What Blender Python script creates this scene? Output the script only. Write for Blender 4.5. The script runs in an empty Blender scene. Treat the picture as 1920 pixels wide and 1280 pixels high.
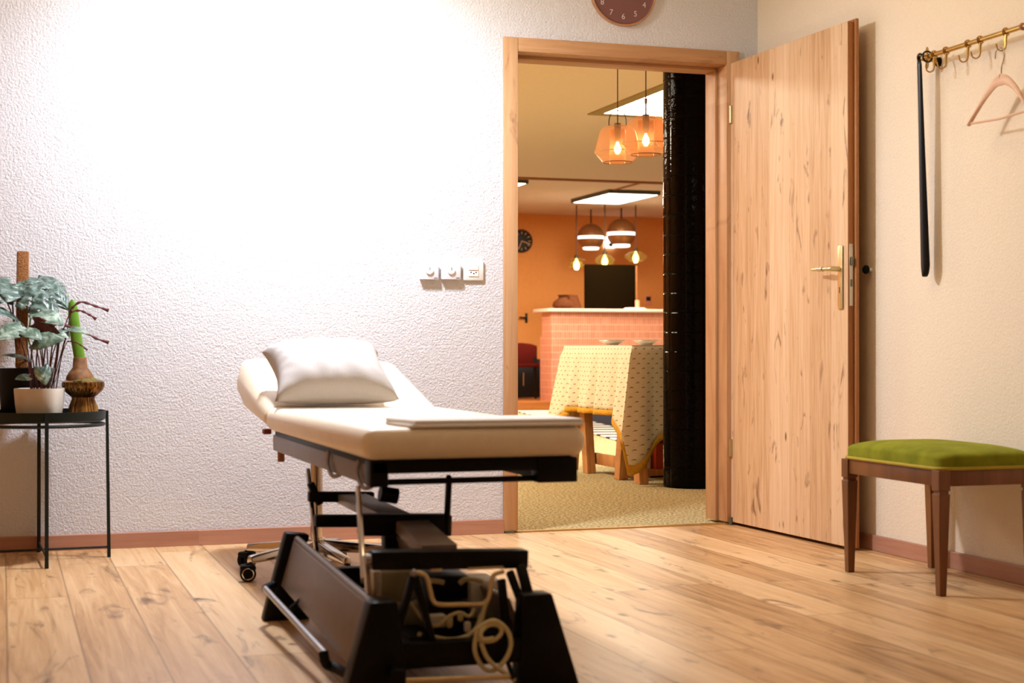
import bpy, bmesh, math, random
from mathutils import Vector, Matrix, Euler
random.seed(7)
R = math.radians
S = bpy.context.scene
C = S.collection

# ------------------------------------------------------------------ camera, world, light, exposure
F_PX, YAW, PIT = 2914.85, 0.317124, 0.004655
CAM = Vector((-1.9944, -6.1948, 0.7711))
cam_d = bpy.data.cameras.new('camera')
cam = bpy.data.objects.new('camera', cam_d)
C.objects.link(cam)
cam.location = CAM
cam.rotation_euler = (math.pi / 2 + PIT, 0, -YAW)
cam_d.sensor_width = 36
cam_d.lens = F_PX / 1920 * 36
cam_d.clip_start = 0.05
cam_d.dof.use_dof = True
cam_d.dof.focus_distance = 7.2
cam_d.dof.aperture_fstop = 4.0
S.camera = cam

S.view_settings.view_transform = 'Standard'
S.view_settings.look = 'None'
S.view_settings.gamma = 1
S.view_settings.use_curve_mapping = False
S.view_settings.exposure = 0.0

wd = bpy.data.worlds.new('world')
S.world = wd
wd.use_nodes = True
wd.node_tree.nodes['Background'].inputs[0].default_value = (0.8, 0.85, 1, 1)
wd.node_tree.nodes['Background'].inputs[1].default_value = 0.3


def lamp(name, typ, loc, power, col, size=0.1, size_y=None, rot=(0, 0, 0), spread=None):
    l = bpy.data.lights.new(name, typ)
    l.energy = power
    l.color = col
    if typ == 'AREA':
        l.size = size
        if size_y:
            l.shape = 'RECTANGLE'
            l.size_y = size_y
        else:
            l.shape = 'DISK'
        if spread:
            l.spread = spread
    else:
        l.shadow_soft_size = size
    o = bpy.data.objects.new(name, l)
    o.location = loc
    o.rotation_euler = rot
    C.objects.link(o)
    return o


# treatment room: bright cool lamp under the ceiling near the back wall, plus unseen warm fill lights added
lamp('ceiling_lamp_light', 'POINT', (-0.93, -0.70, 2.32), 33, (1.0, 0.93, 0.82), 0.11)
sp = lamp('ceiling_spot_light', 'SPOT', (-0.93, -0.72, 2.34), 40, (0.71, 0.78, 1.0), 0.11, None, (R(32), 0, R(4)))
sp.data.spot_size = R(132)
sp.data.spot_blend = 0.55
lamp('ceiling_lamp_downlight', 'AREA', (-0.93, -0.70, 2.28), 55, (0.82, 0.88, 1.0), 0.22)
lamp('room_fill_light', 'POINT', (-0.9, -3.6, 2.38), 6, (1.0, 0.74, 0.42), 0.18)  # warm fill added overhead, stands for no known lamp
lamp('door_fill_light', 'POINT', (0.05, -1.75, 2.42), 14, (1.0, 0.77, 0.44), 0.2)  # added warm fill to tint the wall above the door
lamp('left_fill_light', 'AREA', (-3.2, -4.9, 1.55), 5, (1.0, 0.86, 0.68), 1.7, 1.4, (0, R(-90), 0))  # soft fill added beside the left wall, there is no window
# far room: light panels on the ceiling, plus an unseen fill added at left
lamp('panel_light_far', 'AREA', (5.3, 11.9, 2.60), 98, (1.0, 0.86, 0.64), 1.2, 0.6)
lamp('panel_light_side', 'AREA', (3.3, 11.2, 2.60), 98, (1.0, 0.86, 0.64), 1.2, 0.6)
lamp('panel_light_near', 'AREA', (3.3, 5.0, 2.62), 175, (1.0, 0.88, 0.68), 1.2, 1.2)
lamp('far_left_fill_light', 'AREA', (-0.4, 6.4, 2.62), 105, (1.0, 0.88, 0.68), 0.8, 1.4)  # unseen fill added to brighten the far room, no panel here
lamp('panel_light_entry', 'AREA', (-0.5, 2.8, 2.60), 95, (1.0, 0.88, 0.68), 0.5, 1.2)

# ------------------------------------------------------------------ pixel helpers (photograph frame 1920 x 1280)
_fw = Vector((math.sin(YAW) * math.cos(PIT), math.cos(YAW) * math.cos(PIT), math.sin(PIT)))
_r = Vector((math.cos(YAW), -math.sin(YAW), 0))
_u = _r.cross(_fw)


def _ray(px, py):
    return _fw + _r * ((px - 960) / F_PX) - _u * ((py - 640) / F_PX)


def atd(px, py, d):
    return CAM + _ray(px, py) * d


def aty(px, py, y):
    q = _ray(px, py)
    return CAM + q * ((y - CAM.y) / q.y)


def atx(px, py, x):
    q = _ray(px, py)
    return CAM + q * ((x - CAM.x) / q.x)


def atz(px, py, z=0.0):
    q = _ray(px, py)
    return CAM + q * ((z - CAM.z) / q.z)


# ------------------------------------------------------------------ materials
def lin(c):
    return tuple(((v / 255) / 12.92 if v / 255 <= 0.04045 else ((v / 255 + 0.055) / 1.055) ** 2.4) for v in c) + (1,)


class NT:
    def __init__(s, name):
        s.m = bpy.data.materials.new(name)
        s.m.use_nodes = True
        s.t = s.m.node_tree
        s.b = s.t.nodes['Principled BSDF']

    def put(s, sock, v):
        if isinstance(v, bpy.types.NodeSocket):
            s.t.links.new(v, sock)
        elif isinstance(v, (int, float)) and sock.type in ('RGBA',):
            sock.default_value = (v, v, v, 1)
        else:
            sock.default_value = v

    def n(s, typ, ins=None, **attr):
        nd = s.t.nodes.new(typ)
        for k, v in attr.items():
            setattr(nd, k, v)
        for k, v in (ins or {}).items():
            s.put(nd.inputs[k], v)
        return nd

    def math(s, op, a, b=0.0, c=0.0):
        return s.n('ShaderNodeMath', {0: a, 1: b, 2: c}, operation=op).outputs[0]

    def xyz(s, x, y, z):
        return s.n('ShaderNodeCombineXYZ', {0: x, 1: y, 2: z}).outputs[0]

    def coord(s, kind='Object'):
        return s.n('ShaderNodeTexCoord').outputs[kind]

    def sep(s, v):
        return s.n('ShaderNodeSeparateXYZ', {0: v}).outputs

    def noise(s, vec, scale, detail=3, rough=0.5, dist=0.0):
        return s.n('ShaderNodeTexNoise', {'Vector': vec, 'Scale': scale, 'Detail': detail, 'Roughness': rough, 'Distortion': dist}).outputs[0]

    def ramp(s, fac, stops):
        nd = s.n('ShaderNodeValToRGB', {0: fac})
        e = nd.color_ramp.elements
        while len(e) < len(stops):
            e.new(0.5)
        for i, (p, c) in enumerate(stops):
            e[i].position = p
            e[i].color = c if len(c) == 4 else tuple(c) + (1,)
        return nd.outputs[0]

    def mix(s, fac, a, b, mode='MIX'):
        nd = s.n('ShaderNodeMix', data_type='RGBA', blend_type=mode)
        s.put(nd.inputs[0], fac)
        s.put(nd.inputs[6], a)
        s.put(nd.inputs[7], b)
        return nd.outputs[2]

    def step(s, v, lo, hi, a=0.0, b=1.0):
        return s.n('ShaderNodeMapRange', {0: v, 1: lo, 2: hi, 3: a, 4: b}, clamp=True).outputs[0]

    def bump(s, h, strength=0.3, dist=0.01):
        s.put(s.b.inputs['Normal'], s.n('ShaderNodeBump', {'Height': h, 'Strength': strength, 'Distance': dist}).outputs[0])

    def set(s, **k):
        names = dict(col='Base Color', rough='Roughness', metal='Metallic', spec='Specular IOR Level', emit='Emission Color', es='Emission Strength',
                     trans='Transmission Weight', alpha='Alpha', ior='IOR', coat='Coat Weight', sheen='Sheen Weight')
        for a, v in k.items():
            s.put(s.b.inputs[names[a]], v)
        return s


M = {}


def plain(name, rgb, rough=0.5, metal=0.0, var=0.06, scale=30, bump=0.0, **k):
    t = NT(name)
    c = lin(rgb)
    if var:
        f = t.noise(t.coord(), scale, 3)
        dk = tuple(max(0, v * (1 - var)) for v in c[:3]) + (1,)
        lt = tuple(min(1, v * (1 + var)) for v in c[:3]) + (1,)
        t.set(col=t.ramp(f, [(0.3, dk), (0.7, lt)]))
        if bump:
            t.bump(f, bump, 0.004)
    else:
        t.set(col=c)
    t.set(rough=rough, metal=metal, **k)
    M[name] = t.m
    return t.m


def glow(name, rgb, strength):
    t = NT(name)
    t.set(col=lin(rgb), emit=lin(rgb), es=strength, rough=0.4)
    M[name] = t.m
    return t.m


def glass(name, tint, rough=0.05, dens=0.5):
    t = NT(name)
    tr = t.n('ShaderNodeBsdfTransparent', {'Color': lin(tint)})
    gl = t.n('ShaderNodeBsdfGlossy', {'Roughness': rough, 'Color': (1, 1, 1, 1)})
    df = t.n('ShaderNodeBsdfTranslucent', {'Color': lin(tint)})
    m0 = t.n('ShaderNodeMixShader', {0: dens, 1: tr.outputs[0], 2: df.outputs[0]})
    fr = t.n('ShaderNodeLayerWeight', {'Blend': 0.35}).outputs['Facing']
    m1 = t.n('ShaderNodeMixShader', {0: t.math('MULTIPLY_ADD', t.math('POWER', fr, 3.0), 0.35, 0.02), 1: m0.outputs[0], 2: gl.outputs[0]})
    t.t.links.new(m1.outputs[0], t.t.nodes['Material Output'].inputs[0])
    M[name] = t.m
    return t.m


def wood(name, across, along, w, length, tones, off=0.0, seam=0.5, knots=1.0, rough=0.4, gs=1.0, seam_w=0.006, var=1.0, rifts=0.0):
    """plank wood: across/along are axis indices, tones dark..light sRGB"""
    t = NT(name)
    p = t.sep(t.coord())
    a, l = p[across], p[along]
    o = p[3 - across - along]
    q = t.math('DIVIDE', t.math('ADD', a, off), w)
    idx = t.math('FLOOR', q)
    r1 = t.n('ShaderNodeTexWhiteNoise', {'W': idx}, noise_dimensions='1D').outputs[0]
    ly = t.math('ADD', t.math('DIVIDE', l, length), t.math('MULTIPLY', r1, 7.3))
    sdx = t.math('FLOOR', ly)
    r2 = t.n('ShaderNodeTexWhiteNoise', {'Vector': t.xyz(idx, sdx, 3.0)}, noise_dimensions='2D').outputs[0]
    sh = t.math('MULTIPLY', r2, 53.0)
    g = t.noise(t.xyz(t.math('MULTIPLY', a, 26 * gs), t.math('MULTIPLY', l, 1.3 * gs), t.math('MULTIPLY_ADD', o, 8.0, sh)), 1.0, 7, 0.62, 1.1)
    g2 = t.noise(t.xyz(t.math('MULTIPLY', a, 140 * gs), t.math('MULTIPLY', l, 4 * gs), sh), 1.0, 3, 0.6)
    tone = t.math('ADD', t.math('MULTIPLY_ADD', g, 0.75, t.math('MULTIPLY', g2, 0.16)), t.math('MULTIPLY_ADD', r2, 0.2 * var, -0.06 - 0.1 * (var - 1)))
    col = t.ramp(tone, [(0.24, lin(tones[0])), (0.42, lin(tones[1])), (0.56, lin(tones[2])), (0.78, lin(tones[3]))])
    # knots and dark rifts
    k = t.noise(t.xyz(t.math('MULTIPLY', a, 11 * gs), t.math('MULTIPLY', l, 3.2 * gs), t.math('ADD', sh, 9.0)), 1.0, 4, 0.55, 0.9)
    kf = t.step(k, 0.615, 0.75, 0.0, 1.0 * knots)
    col = t.mix(kf, col, lin(tones[4]))
    vo = t.n('ShaderNodeTexVoronoi', {'Vector': t.xyz(t.math('MULTIPLY', a, 5.0 * gs), t.math('MULTIPLY', l, 2.2 * gs), t.math('MULTIPLY', r2, 20)), 'Scale': 1.0, 'Randomness': 1.0}, feature='F1').outputs['Distance']
    kk = t.step(t.math('ADD', vo, t.math('MULTIPLY_ADD', g2, 0.10, -0.05)), 0.035, 0.085, 0.9 * knots, 0.0)
    col = t.mix(kk, col, lin(tones[4]))
    if rifts:
        rf = t.noise(t.xyz(t.math('MULTIPLY', a, 9.0), t.math('MULTIPLY', l, 1.5), t.math('ADD', sh, 23.0)), 1.0, 5, 0.6, 1.4)
        col = t.mix(t.step(rf, 0.60, 0.74, 0.0, rifts), col, lin(tones[4]))
    if seam:
        fr = t.math('FRACT', q)
        e1 = t.math('MINIMUM', fr, t.math('SUBTRACT', 1.0, fr))
        s1 = t.step(e1, 0.0, seam_w / w, seam, 0.0)
        fl = t.math('FRACT', ly)
        e2 = t.math('MINIMUM', fl, t.math('SUBTRACT', 1.0, fl))
        s2 = t.step(e2, 0.0, seam_w / length, seam, 0.0)
        sm = t.math('MAXIMUM', s1, s2)
        col = t.mix(sm, col, lin(tones[4]))
    t.set(col=col, rough=t.math('MULTIPLY_ADD', g2, 0.15, rough - 0.07), spec=0.4)
    t.bump(g2, 0.06, 0.003)
    M[name] = t.m
    return t.m


OAK = [(142, 102, 62), (194, 150, 102), (214, 174, 126), (228, 194, 150), (84, 54, 32)]
wood('oak_floor', 0, 1, 0.183, 2.1, OAK, off=1.614, seam=0.6, rough=0.36, knots=0.95, seam_w=0.0045, var=1.25, rifts=0.75)
DOORW = [(172, 130, 92), (198, 160, 120), (211, 176, 138), (224, 194, 160), (108, 70, 44)]
wood('door_oak', 1, 2, 0.16, 9.0, DOORW, off=0.02, seam=0.0, rough=0.42, knots=1.0, gs=1.7, var=1.5)
FRW = [(164, 116, 76), (184, 138, 96), (196, 152, 110), (208, 168, 126), (106, 68, 42)]
wood('frame_oak_upright', 0, 2, 0.3, 9.0, FRW, seam=0.0, rough=0.45, knots=0.8)
wood('frame_oak_level', 2, 0, 0.3, 9.0, FRW, seam=0.0, rough=0.45, knots=0.8)
wood('edge_oak', 0, 2, 0.3, 9.0, [(120, 70, 34), (148, 92, 48), (164, 108, 60), (182, 126, 76), (90, 54, 30)], seam=0.0, rough=0.5, knots=0.2)
BSW = [(150, 100, 78), (168, 118, 94), (178, 128, 104), (188, 140, 116), (120, 78, 58)]
wood('skirting_wood', 2, 0, 0.3, 5.0, BSW, seam=0.0, rough=0.5, knots=0.1)
wood('skirting_wood_side', 2, 1, 0.3, 5.0, BSW, seam=0.0, rough=0.5, knots=0.1)
wood('stool_walnut', 0, 2, 0.3, 5.0, [(84, 46, 18), (106, 62, 26), (120, 72, 32), (136, 86, 42), (54, 30, 14)], seam=0.0, rough=0.38, knots=0.0)
wood('trestle_pine', 0, 2, 0.3, 5.0, [(150, 100, 56), (176, 124, 74), (192, 142, 90), (208, 162, 110), (110, 66, 36)], seam=0.0, rough=0.5, knots=0.5)
wood('platform_wood', 2, 0, 0.2, 3.0, [(160, 92, 40), (184, 112, 54), (198, 128, 66), (212, 146, 84), (120, 66, 30)], seam=0.0, rough=0.5, knots=0.3)
wood('hanger_wood', 2, 1, 0.3, 5.0, [(206, 164, 132), (220, 180, 150), (228, 190, 160), (236, 202, 174), (180, 134, 100)], seam=0.0, rough=0.45, knots=0.0)


def plaster(name, rgb, sc=62, st=0.55):
    t = NT(name)
    v = t.coord()
    a = t.noise(v, sc, 4, 0.6, 0.4)
    b = t.noise(v, sc * 0.3, 2)
    h = t.math('MULTIPLY_ADD', a, 1.0, t.math('MULTIPLY', b, 0.35))
    c = lin(rgb)
    t.set(col=t.ramp(a, [(0.3, tuple(x * 0.95 for x in c[:3])), (0.62, c[:3])]), rough=0.9, spec=0.15)
    t.bump(t.step(h, 0.5, 0.85), st, 0.006)
    M[name] = t.m


plaster('plaster_white', (221, 220, 224), 105, 0.5)
plaster('plaster_side', (236, 222, 200), 110, 0.25)
plaster('bounce_ochre', (196, 142, 84), 40, 0.1)  # ochre given to the unseen walls to warm the bounced fill light
plaster('ceiling_white', (228, 224, 216), 40, 0.05)
plaster('far_ceiling', (228, 212, 192), 30, 0.05)
plaster('far_wall_orange', (232, 160, 92), 20, 0.08)

t = NT('carpet_speckle')
v = t.coord()
n1 = t.noise(v, 75, 3, 0.75)
n2 = t.noise(v, 3, 2)
col = t.ramp(n1, [(0.36, lin((92, 80, 44))), (0.46, lin((160, 146, 100))), (0.55, lin((206, 192, 148))), (0.66, lin((240, 230, 196)))])
col = t.mix(t.math('MULTIPLY', n2, 0.25), col, lin((140, 120, 70)))
t.set(col=col, rough=0.95, spec=0.1)
t.bump(n1, 0.7, 0.008)
M['carpet_speckle'] = t.m

t = NT('pink_tile')
p = t.sep(t.coord())
fx = t.math('FRACT', t.math('DIVIDE', t.math('ADD', p[0], p[1]), 0.03))
fz = t.math('FRACT', t.math('DIVIDE', p[2], 0.088))
g = t.math('MAXIMUM', t.step(t.math('MINIMUM', fx, t.math('SUBTRACT', 1, fx)), 0.06, 0.12, 1, 0), t.step(t.math('MINIMUM', fz, t.math('SUBTRACT', 1, fz)), 0.03, 0.06, 1, 0))
wn = t.n('ShaderNodeTexWhiteNoise', {'Vector': t.xyz(t.math('FLOOR', t.math('DIVIDE', t.math('ADD', p[0], p[1]), 0.03)), t.math('FLOOR', t.math('DIVIDE', p[2], 0.088)), 0)}, noise_dimensions='2D').outputs[0]
tile = t.ramp(wn, [(0, lin((216, 136, 108))), (1, lin((230, 154, 126)))])
t.set(col=t.mix(g, tile, lin((246, 196, 170))), rough=0.35)
t.bump(t.math('SUBTRACT', 1, g), 0.2, 0.003)
M['pink_tile'] = t.m

t = NT('black_tile')
uv = t.sep(t.coord('UV'))
fx = t.math('FRACT', uv[0])
fz = t.math('FRACT', uv[1])
ex = t.math('MINIMUM', fx, t.math('SUBTRACT', 1, fx))
ez = t.math('MINIMUM', fz, t.math('SUBTRACT', 1, fz))
hh = t.math('MINIMUM', t.step(ex, 0.0, 0.07), t.step(ez, 0.0, 0.05))
nz = t.noise(t.coord(), 38, 3)
t.set(col=t.mix(hh, lin((1, 1, 1)), lin((3, 3, 4))), rough=0.07, spec=0.06)
t.bump(t.math('MULTIPLY_ADD', nz, 0.9, hh), 0.5, 0.006)
M['black_tile'] = t.m

t = NT('cloth_print')
uv = t.sep(t.coord('UV'))
row = t.math('DIVIDE', uv[1], 0.027)
ri = t.math('FLOOR', row)
cx = t.math('ADD', t.math('DIVIDE', uv[0], 0.05), t.math('MULTIPLY', t.math('MODULO', ri, 2.0), 0.5))
dx = t.math('SUBTRACT', t.math('FRACT', cx), 0.5)
dy = t.math('SUBTRACT', t.math('FRACT', row), 0.5)
dd = t.math('ADD', t.math('POWER', t.math('MULTIPLY_ADD', dy, 0.35, dx), 2.0), t.math('MULTIPLY', t.math('POWER', dy, 2.0), 1.1))
spot = t.step(dd, 0.009, 0.020, 0.85, 0.0)
d2 = t.math('ADD', t.math('POWER', t.math('ADD', dx, 0.14), 2.0), t.math('POWER', t.math('ADD', dy, 0.12), 2.0))
sp2 = t.step(d2, 0.005, 0.010, 0.8, 0.0)
wv = t.noise(t.coord(), 260, 2)
base = t.ramp(wv, [(0.3, lin((228, 219, 190))), (0.7, lin((248, 242, 220)))])
base = t.mix(spot, base, lin((112, 84, 48)))
base = t.mix(sp2, base, lin((190, 150, 60)))
t.set(col=base, rough=0.9, spec=0.1)
M['cloth_print'] = t.m

t = NT('rug_stripes')
p = t.sep(t.coord())
st = t.step(t.math('FRACT', t.math('DIVIDE', p[1], 0.42)), 0.40, 0.44)
bd = t.step(p[0], 0.40, 0.42, 1, 0)
pile = t.noise(t.coord(), 60, 2)
c0 = t.ramp(pile, [(0.3, lin((20, 22, 34))), (0.7, lin((44, 46, 62)))])
t.set(col=t.mix(t.math('MULTIPLY', st, bd), c0, lin((225, 225, 220))), rough=0.95, spec=0.1)
M['rug_stripes'] = t.m

t = NT('velvet_green')
nv = t.noise(t.coord(), 14, 3)
t.set(col=t.ramp(nv, [(0.3, lin((104, 108, 16))), (0.7, lin((138, 140, 34)))]), rough=0.85, sheen=0.25, spec=0.1)
t.put(t.b.inputs['Sheen Tint'], lin((215, 220, 110)))
M['velvet_green'] = t.m
plain('piping_olive', (168, 146, 30), 0.8)

t = NT('monstera_leaf')
v = t.coord()
n1 = t.noise(v, 42, 5, 0.6, 1.0)
t.set(col=t.ramp(n1, [(0.38, lin((40, 58, 50))), (0.50, lin((76, 98, 88))), (0.62, lin((112, 132, 122))), (0.72, lin((196, 208, 200)))]), rough=0.35)
t.bump(t.noise(v, 18, 3), 0.4, 0.01)
M['monstera_leaf'] = t.m
t = NT('begonia_leaf')
n1 = t.noise(t.coord(), 26, 4, 0.6, 0.6)
t.set(col=t.ramp(n1, [(0.33, lin((44, 62, 50))), (0.5, lin((96, 118, 100))), (0.68, lin((166, 182, 164)))]), rough=0.4)
t.bump(n1, 0.3, 0.006)
M['begonia_leaf'] = t.m
plain('begonia_underside', (74, 26, 28), 0.6, var=0.2)
plain('stem_red', (92, 44, 36), 0.5, var=0.2)
plain('flower_burgundy', (98, 38, 42), 0.6, var=0.25, scale=60)
plain('shoot_green', (98, 142, 40), 0.4, var=0.18, scale=20)
plain('bulb_skin', (120, 78, 38), 0.75, var=0.45, scale=40, bump=0.6)
plain('moss_green', (96, 92, 30), 0.9, var=0.5, scale=90, bump=0.8)
plain('coir_brown', (142, 92, 48), 0.95, var=0.35, scale=160, bump=1.0)
plain('soil', (38, 26, 18), 0.95, var=0.4, scale=80, bump=1.0)
t = NT('brass_glass')
n1 = t.noise(t.coord(), 20, 2)
t.set(col=t.ramp(n1, [(0.35, lin((84, 54, 22))), (0.7, lin((176, 130, 66)))]), rough=0.16, metal=0.75)
M['brass_glass'] = t.m

plain('pot_white', (214, 204, 190), 0.35, var=0.03)
plain('pot_black', (6, 6, 6), 0.5, spec=0.2)
plain('stand_green', (20, 30, 28), 0.45, spec=0.3)
plain('upholstery', (243, 227, 200), 0.42, var=0.03, scale=40)
plain('pillow_linen', (188, 182, 178), 0.85, var=0.05, scale=260, bump=0.15)
plain('sheet_white', (246, 243, 240), 0.8, var=0.02)
plain('steel_black', (5, 5, 5), 0.45, spec=0.2)
plain('rubber_black', (6, 6, 6), 0.7, spec=0.2)
plain('cover_grey', (116, 102, 96), 0.4)
plain('steel_grey', (150, 146, 150), 0.4, 0.6)
plain('rail_grey', (138, 134, 142), 0.45, 0.2)
plain('chrome', (205, 200, 196), 0.12, 1.0, var=0)
plain('tube_satin', (180, 178, 180), 0.3, 0.9)
plain('cable_olive', (206, 194, 150), 0.55)
plain('tube_tan', (214, 190, 142), 0.4, 0.3)
plain('motor_grey', (204, 196, 184), 0.5)
plain('motor_olive', (130, 120, 88), 0.5)
plain('knob_red', (120, 40, 30), 0.5)
plain('knob_brown', (150, 94, 50), 0.6)
plain('brass', (196, 158, 84), 0.22, 1.0, var=0.05)
plain('brass_pale', (206, 192, 148), 0.34, 0.9, var=0.04)
plain('steel_plate', (196, 190, 172), 0.35, 0.8, var=0.03)
plain('hinge_grey', (110, 112, 96), 0.4, 0.7)
plain('plastic_white', (232, 232, 238), 0.4, var=0.01)
plain('plastic_warm', (236, 234, 230), 0.35, var=0.01)
plain('print_grey', (120, 122, 132), 0.6, var=0)
plain('hole_black', (8, 8, 8), 0.8, var=0)
plain('clock_mauve', (132, 92, 92), 0.32, 0.45, var=0.04, scale=5)
plain('clock_rim', (206, 160, 120), 0.3, 0.8, var=0)
plain('numeral_pale', (214, 196, 194), 0.5, var=0)
plain('hand_brown', (116, 64, 52), 0.5)
plain('horn_black', (4, 4, 5), 0.3, spec=0.35)
plain('globe_copper', (150, 100, 60), 0.36, 0.4, var=0.08)
plain('cord_brown', (84, 52, 34), 0.7)
plain('cap_dark', (48, 34, 26), 0.5)
plain('screen_black', (18, 11, 4), 0.7, spec=0.0)
plain('counter_white', (240, 222, 206), 0.4, var=0.04)
plain('clay_brown', (82, 44, 23), 0.8, var=0.15, spec=0.05)
plain('chair_red', (88, 24, 18), 0.9, spec=0.05)
plain('chair_black', (10, 9, 9), 0.5)
plain('box_red', (176, 62, 34), 0.6)
plain('paper', (236, 226, 222), 0.8, var=0.02)
plain('candle_pink', (226, 150, 120), 0.6)
plain('yellow_hem', (214, 164, 44), 0.85, var=0.12, scale=60)
plain('mould_brown', (150, 92, 52), 0.7)
plain('panel_frame', (150, 132, 74), 0.6)
plain('panel_dark', (70, 72, 60), 0.5)
plain('brass_strip', (182, 140, 70), 0.35, 0.7)
plain('dial_dark', (20, 16, 14), 0.5)
plain('dial_cream', (214, 176, 132), 0.6, var=0)
plain('exit_green', (20, 90, 50), 0.5)
glow('panel_glow', (255, 250, 238), 9.0)
glow('bulb_glow', (255, 236, 190), 12.0)
glow('filament_glow', (255, 240, 205), 26.0)
glow('ring_glow', (244, 255, 240), 2.2)
glow('exit_glow', (245, 255, 250), 3.0)
glass('glass_amber', (255, 238, 224), 0.12, 0.11)
glass('glass_amber_inner', (255, 232, 200), 0.12, 0.10)
glass('glass_smoke', (238, 226, 176), 0.08, 0.08)
glass('glass_clear', (245, 245, 245), 0.05, 0.05)


# ------------------------------------------------------------------ mesh builder
def catmull(pts, n=6, closed=False):
    pts = [Vector(p) for p in pts]
    out = []
    m = len(pts)
    rng = range(m if closed else m - 1)
    for i in rng:
        if closed:
            a, b, c, d = pts[i - 1], pts[i], pts[(i + 1) % m], pts[(i + 2) % m]
        else:
            a, b, c, d = pts[max(i - 1, 0)], pts[i], pts[i + 1], pts[min(i + 2, m - 1)]
        for k in range(n):
            t = k / n
            out.append(0.5 * ((2 * b) + (c - a) * t + (2 * a - 5 * b + 4 * c - d) * t * t + (3 * b - a - 3 * c + d) * t ** 3))
    if not closed:
        out.append(pts[-1])
    return out


class MB:
    def __init__(s):
        s.bm = bmesh.new()
        s.uv = None

    def merge(s, b2):
        me = bpy.data.meshes.new('tmp')
        b2.to_mesh(me)
        s.bm.from_mesh(me)
        bpy.data.meshes.remove(me)
        b2.free()
        return s

    def box(s, lo, hi, bevel=0.0, seg=2, mat=None):
        lo, hi = Vector(lo), Vector(hi)
        b = bmesh.new()
        bmesh.ops.create_cube(b, size=1, matrix=Matrix.Translation((lo + hi) / 2) @ Matrix.Diagonal(((hi.x - lo.x), (hi.y - lo.y), (hi.z - lo.z), 1)))
        if bevel:
            bmesh.ops.bevel(b, geom=b.edges[:], offset=bevel, segments=seg, affect='EDGES', profile=0.5)
        if mat:
            bmesh.ops.transform(b, matrix=mat, verts=b.verts)
        return s.merge(b)

    def hexa(s, bottom, top, bevel=0.0, seg=2):
        """prism between two polygons of equal length"""
        b = bmesh.new()
        n = len(bottom)
        v0 = [b.verts.new(p) for p in bottom]
        v1 = [b.verts.new(p) for p in top]
        b.faces.new(list(reversed(v0)))
        b.faces.new(v1)
        for i in range(n):
            b.faces.new((v0[i], v0[(i + 1) % n], v1[(i + 1) % n], v1[i]))
        bmesh.ops.recalc_face_normals(b, faces=b.faces[:])
        if bevel:
            bmesh.ops.bevel(b, geom=b.edges[:], offset=bevel, segments=seg, affect='EDGES', profile=0.5)
        return s.merge(b)

    def extr(s, poly, vec, bevel=0.0, seg=2):
        vec = Vector(vec)
        return s.hexa([Vector(p) for p in poly], [Vector(p) + vec for p in poly], bevel, seg)

    def tube(s, pts, r, seg=8, closed=False, smooth=0, cap=True):
        pts = [Vector(p) for p in pts]
        if smooth:
            pts = catmull(pts, smooth, closed)
        n = len(pts)
        rad = r if callable(r) else (lambda u: r)
        rings = []
        prev = None
        for i, p in enumerate(pts):
            if closed:
                d = (pts[(i + 1) % n] - pts[i - 1])
            else:
                d = pts[min(i + 1, n - 1)] - pts[max(i - 1, 0)]
            d.normalize()
            if prev is None:
                a = Vector((0, 0, 1)) if abs(d.z) < 0.9 else Vector((1, 0, 0))
                x = d.cross(a).normalized()
            else:
                x = (prev - d * prev.dot(d)).normalized()
            prev = x
            y = d.cross(x)
            rr = rad(i / max(n - 1, 1))
            rings.append([s.bm.verts.new(p + (x * math.cos(2 * math.pi * k / seg) + y * math.sin(2 * math.pi * k / seg)) * rr) for k in range(seg)])
        m = n if closed else n - 1
        for i in range(m):
            a, b = rings[i], rings[(i + 1) % n]
            for k in range(seg):
                s.bm.faces.new((a[k], a[(k + 1) % seg], b[(k + 1) % seg], b[k]))
        if cap and not closed:
            s.bm.faces.new(list(reversed(rings[0])))
            s.bm.faces.new(rings[-1])
        return s

    def cyl(s, p, q, r, r2=None, seg=20):
        r2 = r if r2 is None else r2
        return s.tube([p, q], lambda u: r + (r2 - r) * u, seg)

    def lathe(s, prof, c=(0, 0, 0), seg=36, rib=0, ribd=0.0, ribz=None, axis=None):
        """profile of (radius, z); axis: matrix applied before moving to c"""
        c = Vector(c)
        rings = []
        for (r, z) in prof:
            ring = []
            for k in range(seg):
                a = 2 * math.pi * k / seg
                rr = r
                if rib and (ribz is None or ribz[0] <= z <= ribz[1]):
                    rr = r * (1 + ribd * (abs(math.cos(a * rib / 2)) - 0.5))
                p = Vector((rr * math.cos(a), rr * math.sin(a), z))
                if axis:
                    p = axis @ p
                ring.append(s.bm.verts.new(p + c))
            rings.append(ring)
        for i in range(len(rings) - 1):
            a, b = rings[i], rings[i + 1]
            for k in range(seg):
                s.bm.faces.new((a[k], a[(k + 1) % seg], b[(k + 1) % seg], b[k]))
        if prof[0][0] > 1e-5:
            pass
        return s

    def disc(s, c, r, z=0, seg=36, axis=None):
        c = Vector(c)
        vs = []
        for k in range(seg):
            p = Vector((r * math.cos(2 * math.pi * k / seg), r * math.sin(2 * math.pi * k / seg), z))
            if axis:
                p = axis @ p
            vs.append(s.bm.verts.new(p + c))
        s.bm.faces.new(vs)
        return s

    def ball(s, c, r, seg=16, sc=(1, 1, 1)):
        b = bmesh.new()
        bmesh.ops.create_uvsphere(b, u_segments=seg, v_segments=max(8, seg // 2), radius=r)
        bmesh.ops.transform(b, matrix=Matrix.Translation(Vector(c)) @ Matrix.Diagonal((sc[0], sc[1], sc[2], 1)), verts=b.verts)
        return s.merge(b)

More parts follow.
